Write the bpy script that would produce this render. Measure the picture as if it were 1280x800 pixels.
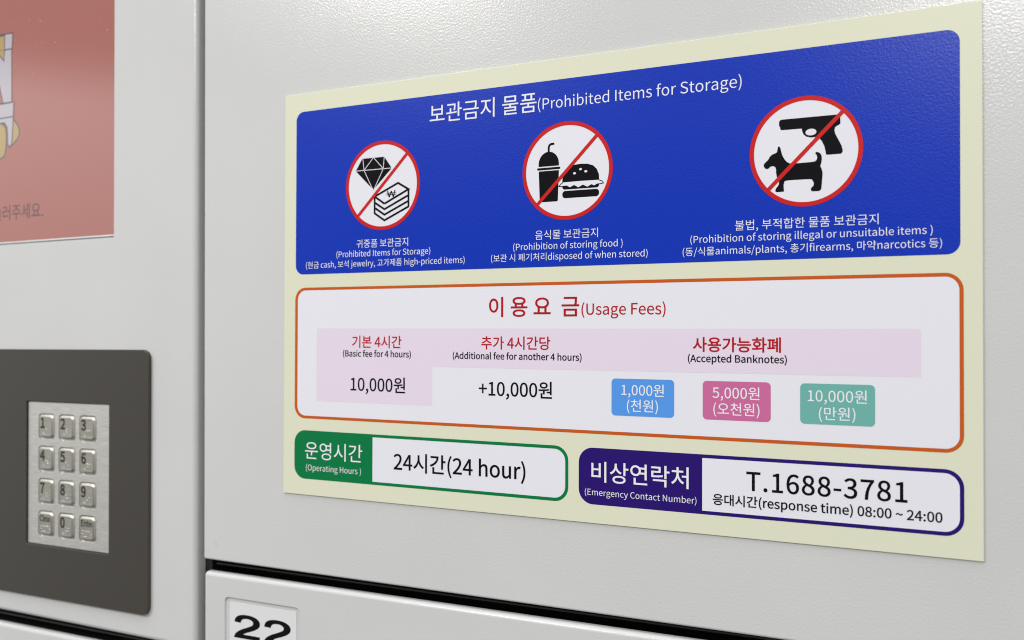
import bpy, bmesh, math, random
from mathutils import Matrix, Vector
from mathutils.geometry import delaunay_2d_cdt

# ------------------------------------------------------------------ scene, camera, light
for o in list(bpy.data.objects):
    bpy.data.objects.remove(o, do_unlink=True)
SC = bpy.context.scene
COL = SC.collection
MM = 0.001
TILT = math.radians(0.4)            # the stuck-on notice sits a touch crooked on the door
CT, ST = math.cos(TILT), math.sin(TILT)

def s2l(x, z):                      # notice coordinates (mm) -> locker coordinates (mm)
    return x * CT + z * ST, -x * ST + z * CT

cam = bpy.data.cameras.new('camera')
cam.sensor_width = 36.0
cam.lens = 1229.607 / 1280.0 * 36.0
cam.clip_start = 0.01
cam.clip_end = 50.0
cam_o = bpy.data.objects.new('camera', cam)
COL.objects.link(cam_o)
right = Vector((0.88818593, 0.45947591, 0.00276494))
up = Vector((0.00336516, -0.01252208, 0.99981593))
back = Vector((0.4594719, -0.88810196, -0.01266815))
pos = Vector((329.997, -388.585, -119.1225)) * MM
rot = Matrix((right, up, back)).transposed().to_4x4()
cam_o.matrix_world = Matrix.Rotation(TILT, 4, 'Y') @ Matrix.Translation(pos) @ rot
cam.dof.use_dof = True
cam.dof.focus_distance = 0.418
cam.dof.aperture_fstop = 12.0
SC.camera = cam_o

W = bpy.data.worlds.new('World')
SC.world = W
W.use_nodes = True
wn = W.node_tree.nodes
wl = W.node_tree.links
bg = wn['Background']
bg.inputs['Strength'].default_value = 0.46
wtc = wn.new('ShaderNodeTexCoord')
wsep = wn.new('ShaderNodeSeparateXYZ')
def elevation_ramp(stops):
    m = wn.new('ShaderNodeMapRange')
    m.inputs['From Min'].default_value = -1.0
    r = wn.new('ShaderNodeValToRGB')
    c = r.color_ramp
    for k, (p, v) in enumerate(stops):
        e = c.elements[k] if k < 2 else c.elements.new(0.5 + p / 2)
        e.position = 0.5 + p / 2
    for e, (p, v) in zip(c.elements, sorted(stops)):
        e.color = (v, v, v * (1.02 if v > 3 else 0.99), 1)
    wl.new(wsep.outputs['Z'], m.inputs['Value'])
    wl.new(m.outputs[0], r.inputs[0])
    return r
# plain surroundings: dim floor, grey middle, bright ceiling; pale walls to either side up to 13 degrees of height
room = elevation_ramp([(-1.0, 0.32), (1.0, 6.5), (-0.35, 0.40), (-0.2, 0.32), (0.25, 0.42), (0.45, 0.80), (0.75, 3.6)])
wall = elevation_ramp([(-1.0, 0.32), (1.0, 6.5), (-0.5, 0.6), (-0.16, 1.25), (0.0, 1.45), (0.10, 1.9), (0.218, 3.0), (0.256, 0.55), (0.42, 0.8), (0.62, 4.2)])
wside = wn.new('ShaderNodeMapRange')
wside.interpolation_type = 'SMOOTHSTEP'
wside.inputs['From Min'].default_value = 0.64
wside.inputs['From Max'].default_value = 0.73
wabs = wn.new('ShaderNodeMath')
wabs.operation = 'ABSOLUTE'
wl.new(wsep.outputs['X'], wabs.inputs[0])
wl.new(wabs.outputs[0], wside.inputs['Value'])
wmix = wn.new('ShaderNodeMix')
wmix.data_type = 'RGBA'
wl.new(wtc.outputs['Generated'], wsep.inputs[0])
wl.new(wside.outputs[0], wmix.inputs['Factor'])
wl.new(room.outputs[0], wmix.inputs['A'])
wl.new(wall.outputs[0], wmix.inputs['B'])
wl.new(wmix.outputs['Result'], bg.inputs['Color'])

def area(name, loc, target, sx, sy, power, color):
    l = bpy.data.lights.new(name, 'AREA')
    l.shape = 'RECTANGLE'
    l.size, l.size_y = sx, sy
    l.energy = power
    l.color = color
    o = bpy.data.objects.new(name, l)
    COL.objects.link(o)
    o.location = loc
    o.rotation_euler = (Vector(target) - Vector(loc)).to_track_quat('-Z', 'Y').to_euler()
    return o

area('ceiling_lamp', (-1.02, -1.55, 0.95), (0.1, 0, 0.05), 0.32, 0.22, 15.5, (1.0, 0.985, 0.96))
area('ceiling_lamp', (0.36, -1.90, 0.80), (0.3, 0, 0), 0.40, 0.20, 13.0, (1.0, 0.985, 0.96))

SC.view_settings.view_transform = 'Standard'
SC.view_settings.look = 'None'
SC.view_settings.exposure = 0.0
SC.view_settings.gamma = 1.0
SC.view_settings.use_curve_mapping = False
SC.render.engine = 'CYCLES'
SC.cycles.use_denoising = True
SC.cycles.max_bounces = 8
SC.cycles.filter_width = 1.05

# ------------------------------------------------------------------ materials
def principled(name, color, rough=0.4, metal=0.0, spec=0.5):
    m = bpy.data.materials.new(name)
    m.use_nodes = True
    b = m.node_tree.nodes['Principled BSDF']
    b.inputs['Base Color'].default_value = (*color, 1)
    b.inputs['Roughness'].default_value = rough
    b.inputs['Metallic'].default_value = metal
    b.inputs['Specular IOR Level'].default_value = spec
    return m, b, m.node_tree

def orange_peel(nt, b, strength, dist, scale=1050.0, fine=0.25):
    """cellular orange-peel relief of stoved powder paint, in object space"""
    tc = nt.nodes.new('ShaderNodeTexCoord')
    n1 = nt.nodes.new('ShaderNodeTexNoise')
    n1.inputs['Scale'].default_value = scale
    n1.inputs['Detail'].default_value = 1.5
    n1.inputs['Roughness'].default_value = 0.5
    n2 = nt.nodes.new('ShaderNodeTexNoise')
    n2.inputs['Scale'].default_value = scale * 2.9
    n2.inputs['Detail'].default_value = 1.0
    mx = nt.nodes.new('ShaderNodeMath'); mx.operation = 'MULTIPLY_ADD'
    mx.inputs[1].default_value = fine
    bp = nt.nodes.new('ShaderNodeBump')
    bp.inputs['Strength'].default_value = strength
    bp.inputs['Distance'].default_value = dist
    nt.links.new(tc.outputs['Object'], n1.inputs['Vector'])
    nt.links.new(tc.outputs['Object'], n2.inputs['Vector'])
    nt.links.new(n2.outputs['Fac'], mx.inputs[0])
    nt.links.new(n1.outputs['Fac'], mx.inputs[2])
    nt.links.new(mx.outputs[0], bp.inputs['Height'])
    nt.links.new(bp.outputs[0], b.inputs['Normal'])
    return tc

def tint_noise(nt, b, color, amount, scale):
    tc = nt.nodes.new('ShaderNodeTexCoord')
    n = nt.nodes.new('ShaderNodeTexNoise')
    n.inputs['Scale'].default_value = scale
    n.inputs['Detail'].default_value = 5
    r = nt.nodes.new('ShaderNodeValToRGB')
    r.color_ramp.elements[0].position = 0.3
    r.color_ramp.elements[1].position = 0.7
    r.color_ramp.elements[0].color = (*[c * (1 - amount) for c in color], 1)
    r.color_ramp.elements[1].color = (*[min(1, c * (1 + amount)) for c in color], 1)
    nt.links.new(tc.outputs['Object'], n.inputs['Vector'])
    nt.links.new(n.outputs['Fac'], r.inputs[0])
    nt.links.new(r.outputs[0], b.inputs['Base Color'])

def make_paint(name, color):
    m, b, nt = principled(name, color, 0.21)
    tint_noise(nt, b, color, 0.02, 14)
    orange_peel(nt, b, 1.0, 0.000070)
    return m

PAINT = make_paint('grey_powder_paint', (0.603, 0.604, 0.597))

INK = {}
def ink(name, color, rough=0.34, spec=0.18, relief=0.00002):
    m, b, nt = principled(name, color, rough, 0.0, spec)
    orange_peel(nt, b, 1.0, relief, 1050, 0.35)
    INK[name] = m
ink('sheet', (0.70, 0.712, 0.545))
ink('blue', (0.003, 0.032, 0.43), 0.28, 0.26, 0.000045)
ink('white', (0.76, 0.76, 0.82))
ink('text_white', (0.80, 0.80, 0.84))
ink('red', (0.42, 0.006, 0.012))
ink('ring', (0.56, 0.012, 0.012))
ink('black', (0.005, 0.005, 0.007), 0.4, 0.06)
ink('orange', (0.54, 0.098, 0.012))
ink('green', (0.001, 0.18, 0.052))
ink('purple', (0.022, 0.006, 0.15))
ink('pink', (0.75, 0.655, 0.765))
ink('tag_blue', (0.09, 0.30, 0.76))
ink('tag_pink', (0.56, 0.14, 0.32))
ink('tag_teal', (0.15, 0.42, 0.37))

BLACKM, b_, nt_ = principled('dark_gap_paint', (0.012, 0.012, 0.013), 0.5)
RUBBER, b_, nt_ = principled('rubber_seal_or_blocker', (0.03, 0.03, 0.03), 0.45)
BEZEL, b_, nt_ = principled('charcoal_bezel', (0.047, 0.042, 0.035), 0.38)
orange_peel(nt_, b_, 0.5, 0.00004, 1500)
LABELM, b_, nt_ = principled('label_white', (0.72, 0.72, 0.73), 0.4)
PRINT, b_, nt_ = principled('black_print', (0.005, 0.005, 0.005), 0.5, 0.0, 0.08)
STRIPM, b_, nt_ = principled('pale_plastic', (0.75, 0.75, 0.74), 0.35)
GREYM, b_, nt_ = principled('grey_gasket', (0.20, 0.22, 0.24), 0.5)

def brushed(name, color, rough):
    m, b, nt = principled(name, color, rough, 1.0)
    tc = nt.nodes.new('ShaderNodeTexCoord')
    mp = nt.nodes.new('ShaderNodeMapping')
    mp.inputs['Scale'].default_value = (120, 3000, 3200)
    n = nt.nodes.new('ShaderNodeTexNoise')
    n.inputs['Scale'].default_value = 1.0
    n.inputs['Detail'].default_value = 4
    r = nt.nodes.new('ShaderNodeMapRange')
    r.inputs['To Min'].default_value = rough - 0.10
    r.inputs['To Max'].default_value = rough + 0.14
    bp = nt.nodes.new('ShaderNodeBump')
    bp.inputs['Strength'].default_value = 0.6
    bp.inputs['Distance'].default_value = 0.00003
    nt.links.new(tc.outputs['Object'], mp.inputs['Vector'])
    nt.links.new(mp.outputs[0], n.inputs['Vector'])
    nt.links.new(n.outputs['Fac'], r.inputs['Value'])
    c = nt.nodes.new('ShaderNodeValToRGB')
    c.color_ramp.elements[0].position = 0.3
    c.color_ramp.elements[1].position = 0.7
    c.color_ramp.elements[0].color = (*[v * 0.78 for v in color], 1)
    c.color_ramp.elements[1].color = (*[min(1, v * 1.12) for v in color], 1)
    nt.links.new(n.outputs['Fac'], c.inputs[0])
    nt.links.new(c.outputs[0], b.inputs['Base Color'])
    nt.links.new(r.outputs[0], b.inputs['Roughness'])
    nt.links.new(n.outputs['Fac'], bp.inputs['Height'])
    nt.links.new(bp.outputs[0], b.inputs['Normal'])
    return m
STEEL = brushed('brushed_steel', (0.94, 0.92, 0.85), 0.40)
KEYM = brushed('key_metal', (0.62, 0.60, 0.53), 0.38)
KEYPRINT, b_, nt_ = principled('key_print', (0.02, 0.019, 0.017), 0.5)

def screen_mat(name, color, strength):
    m, b, nt = principled(name, (0.01, 0.01, 0.01), 0.10, 0.0, 1.0)
    b.inputs['Emission Color'].default_value = (*color, 1)
    b.inputs['Emission Strength'].default_value = strength
    return m
SCR = screen_mat('lit_screen', (0.44, 0.152, 0.124), 0.85)
SCR_LAV = screen_mat('lit_screen_lavender', (0.54, 0.50, 0.55), 0.85)
SCR_YEL = screen_mat('lit_screen_yellow', (0.50, 0.36, 0.14), 0.85)
SCR_DRK = screen_mat('lit_screen_outline', (0.10, 0.085, 0.11), 0.85)
SCR_TXT = screen_mat('lit_screen_text', (0.07, 0.035, 0.045), 0.85)

# ------------------------------------------------------------------ object helpers
def tag(o, label=None, cat=None, group=None, kind=None):
    for k, v in (('label', label), ('category', cat), ('group', group), ('kind', kind)):
        if v:
            o[k] = v
    return o

def empty(name, loc=(0, 0, 0), rot_y=0.0):
    o = bpy.data.objects.new(name, None)
    o.empty_display_size = 0.02
    COL.objects.link(o)
    o.location = loc
    o.rotation_euler = (0, rot_y, 0)
    return o

def link(name, me, mat, parent=None):
    o = bpy.data.objects.new(name, me)
    COL.objects.link(o)
    if mat is not None:
        for m in (mat if isinstance(mat, (list, tuple)) else [mat]):
            me.materials.append(m)
    if parent is not None:
        o.parent = parent
    return o

def bake(o):
    """apply the modifiers of o"""
    bpy.context.view_layer.update()
    dg = bpy.context.evaluated_depsgraph_get()
    me = bpy.data.meshes.new_from_object(o.evaluated_get(dg))
    old = o.data
    o.modifiers.clear()
    o.data = me
    return o

def rrect(x0, z0, x1, z1, r, seg=10):
    """rounded rectangle outline, counter-clockwise; r may be 4 radii (bl, br, tr, tl)"""
    rs = r if isinstance(r, (list, tuple)) else (r,) * 4
    cs = ((x0, z0, 1, 1, 180), (x1, z0, -1, 1, 270), (x1, z1, -1, -1, 0), (x0, z1, 1, -1, 90))
    pts = []
    for (x, z, sx, sz, a0), q in zip(cs, rs):
        if q <= 0:
            pts.append((x, z)); continue
        for i in range(seg + 1):
            a = math.radians(a0 + 90.0 * i / seg)
            pts.append((x + sx * q + q * math.cos(a), z + sz * q + q * math.sin(a)))
    return pts

def catmull(pts, n=6):
    out = []
    m = len(pts)
    for i in range(m):
        p0, p1, p2, p3 = (Vector(pts[(i + k) % m]) for k in (-1, 0, 1, 2))
        for k in range(n):
            t = k / n
            out.append(tuple(0.5 * ((2 * p1) + (p2 - p0) * t + (2 * p0 - 5 * p1 + 4 * p2 - p3) * t * t
                                    + (3 * p1 - p0 - 3 * p2 + p3) * t ** 3)))
    return out

def thick_line(pts, w):
    """polygon of a stroked open polyline (mitred joins)"""
    L, R = [], []
    n = len(pts)
    for i in range(n):
        p = Vector(pts[i])
        d1 = (p - Vector(pts[i - 1])).normalized() if i > 0 else None
        d2 = (Vector(pts[i + 1]) - p).normalized() if i < n - 1 else None
        d1 = d1 or d2
        d2 = d2 or d1
        n1 = Vector((-d1.y, d1.x)); n2 = Vector((-d2.y, d2.x))
        mvec = (n1 + n2).normalized()
        k = w / 2 / max(0.35, mvec.dot(n1))
        L.append(tuple(p + mvec * k)); R.append(tuple(p - mvec * k))
    return L + R[::-1]

def ellipse(cx, cz, rx, rz, n=64):
    return [(cx + rx * math.cos(2 * math.pi * i / n), cz + rz * math.sin(2 * math.pi * i / n)) for i in range(n)]

def sample_bezier(sp, n):
    out = []
    m = len(sp)
    for i in range(m):
        _, _, bx, bz, cx, cz = sp[i]
        ax, az, ex, ez, _, _ = sp[(i + 1) % m]
        straight = abs(cx - bx) + abs(cz - bz) + abs(ax - ex) + abs(az - ez) < 1e-9
        for k in range(1 if straight else n):
            t = k / n
            w = ((1 - t) ** 3, 3 * t * (1 - t) ** 2, 3 * t * t * (1 - t), t ** 3)
            out.append((w[0] * bx + w[1] * cx + w[2] * ax + w[3] * ex, w[0] * bz + w[1] * cz + w[2] * az + w[3] * ez))
    return out

def tidy(p, eps=1e-4):
    q = []
    for v in p:
        if not q or (v[0] - q[-1][0]) ** 2 + (v[1] - q[-1][1]) ** 2 > eps * eps:
            q.append(v)
    while len(q) > 1 and (q[0][0] - q[-1][0]) ** 2 + (q[0][1] - q[-1][1]) ** 2 <= eps * eps:
        q.pop()
    return q

def embolden(p, d):
    """move a contour to the right of its direction by d (outer contours run counter-clockwise)"""
    n = len(p)
    out = []
    for i in range(n):
        a, c, e_ = Vector(p[i - 1]), Vector(p[i]), Vector(p[(i + 1) % n])
        d1, d2 = (c - a).normalized(), (e_ - c).normalized()
        n1, n2 = Vector((d1.y, -d1.x)), Vector((d2.y, -d2.x))
        m = n1 + n2
        if m.length < 1e-3:
            out.append(tuple(c)); continue
        m.normalize()
        out.append(tuple(c + m * (d / max(0.5, m.dot(n1)))))
    return out

def curve_mesh(polys, beziers=(), offset=0.0, resolution=5):
    """flat filled mesh (x, z) from closed polygons (nested ones are holes) and bezier splines, in mm"""
    allp = [tidy(p) for p in polys]
    for sp in beziers:
        p = tidy(sample_bezier(sp, resolution))
        allp.append(embolden(p, offset) if offset else p)
    vs, es = [], []
    for p in allp:
        k = len(vs)
        n = len(p)
        vs += [Vector(v) for v in p]
        es += [(k + i, k + (i + 1) % n) for i in range(n)]
    r = delaunay_2d_cdt(vs, es, [], 1, 1e-6)
    boxes = [(min(v[0] for v in p), max(v[0] for v in p), min(v[1] for v in p), max(v[1] for v in p)) for p in allp]
    def inside(x, z):
        c = False
        for p, bx in zip(allp, boxes):
            if not (bx[0] <= x <= bx[1] and bx[2] <= z <= bx[3]):
                continue
            x1, z1 = p[-1]
            for x2, z2 in p:
                if (z2 > z) != (z1 > z) and x < (x1 - x2) * (z - z2) / (z1 - z2) + x2:
                    c = not c
                x1, z1 = x2, z2
        return c
    bm = bmesh.new()
    nv = [bm.verts.new((v[0], v[1], 0)) for v in r[0]]
    for f in r[2]:
        if not inside(sum(r[0][i][0] for i in f) / len(f), sum(r[0][i][1] for i in f) / len(f)):
            continue
        try:
            bm.faces.new([nv[i] for i in f])
        except ValueError:
            pass
    return bm

def flat(name, polys, y, mat, parent, beziers=(), offset=0.0):
    """ink layer: flat printed shape at depth y (mm, negative = towards the viewer)"""
    bm = curve_mesh(polys, beziers, offset)
    return finish_flat(name, bm, y, mat, parent)

def finish_flat(name, bm, y, mat, parent):
    for v in bm.verts:
        v.co = Vector((v.co.x * MM, y * MM, v.co.y * MM))
    bmesh.ops.recalc_face_normals(bm, faces=bm.faces)
    for f in bm.faces:
        f.normal_update()
        if f.normal.y > 0:
            f.normal_flip()
    me = bpy.data.meshes.new(name)
    bm.to_mesh(me); bm.free()
    return link(name, me, mat, parent)

def prism(outline, y0, y1):
    """closed solid between depths y0 (front, smaller) and y1 (mm)"""
    bm = bmesh.new()
    fr = [bm.verts.new((x * MM, y0 * MM, z * MM)) for x, z in outline]
    bk = [bm.verts.new((x * MM, y1 * MM, z * MM)) for x, z in outline]
    n = len(outline)
    bm.faces.new(fr); bm.faces.new(bk[::-1])
    for i in range(n):
        j = (i + 1) % n
        bm.faces.new((fr[i], bk[i], bk[j], fr[j]))
    bmesh.ops.recalc_face_normals(bm, faces=bm.faces)
    return bm

def crisp(me):
    """flat faces keep their own normal, the rounded strips between them shade smoothly"""
    flatn = {}
    for p in me.polygons:
        p.use_smooth = True
        if max(abs(c) for c in p.normal) > 0.9998:
            for v in p.vertices:
                flatn.setdefault(v, []).append(p.normal.copy())
    round_ = {}
    for p in me.polygons:
        if max(abs(c) for c in p.normal) <= 0.9998:
            for v in p.vertices:
                round_.setdefault(v, []).append(p.normal.copy())
    out = [None] * len(me.loops)
    for p in me.polygons:
        axis = max(abs(c) for c in p.normal) > 0.9998
        for li, v in zip(p.loop_indices, p.vertices):
            n = p.normal.copy()
            if not axis:
                near = [q for q in flatn.get(v, []) if q.dot(p.normal) > 0.6]
                if near:
                    n = max(near, key=lambda q: q.dot(p.normal))
                else:
                    s = Vector((0, 0, 0))
                    for q in round_[v]:
                        if q.dot(p.normal) > 0.5:
                            s += q
                    if s.length > 1e-6:
                        n = s.normalized()
            out[li] = n
    me.normals_split_custom_set(out)

def solid(name, outline, y0, y1, mat, parent=None, bevel=0.0, seg=5, cuts=(), lip=None):
    """lip: round the outer edges first, then cut, then ease the cut edges by lip mm"""
    bm = prism(outline, y0, y1)
    me = bpy.data.meshes.new(name)
    bm.to_mesh(me); bm.free()
    o = link(name, me, mat, parent)
    def add_bevel(w, s, ang):
        bv = o.modifiers.new('bevel', 'BEVEL')
        bv.width = w * MM
        bv.segments = s
        bv.limit_method = 'ANGLE'
        bv.angle_limit = math.radians(ang)
    if lip is not None:
        add_bevel(bevel, seg, 40)
    tmp = []
    for (co, cy0, cy1) in cuts:
        cb = prism(co, cy0, cy1)
        cme = bpy.data.meshes.new('cutter')
        cb.to_mesh(cme); cb.free()
        c = bpy.data.objects.new('cutter', cme)
        COL.objects.link(c)
        tmp.append(c)
        md = o.modifiers.new('cut', 'BOOLEAN')
        md.operation = 'DIFFERENCE'
        md.solver = 'EXACT'
        md.object = c
    if lip is None and bevel:
        add_bevel(bevel, seg, 40)
    elif lip:
        add_bevel(lip, 3, 60)
    if bevel or cuts:
        bake(o)
        crisp(o.data)
    for c in tmp:
        bpy.data.objects.remove(c)
    return o

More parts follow.
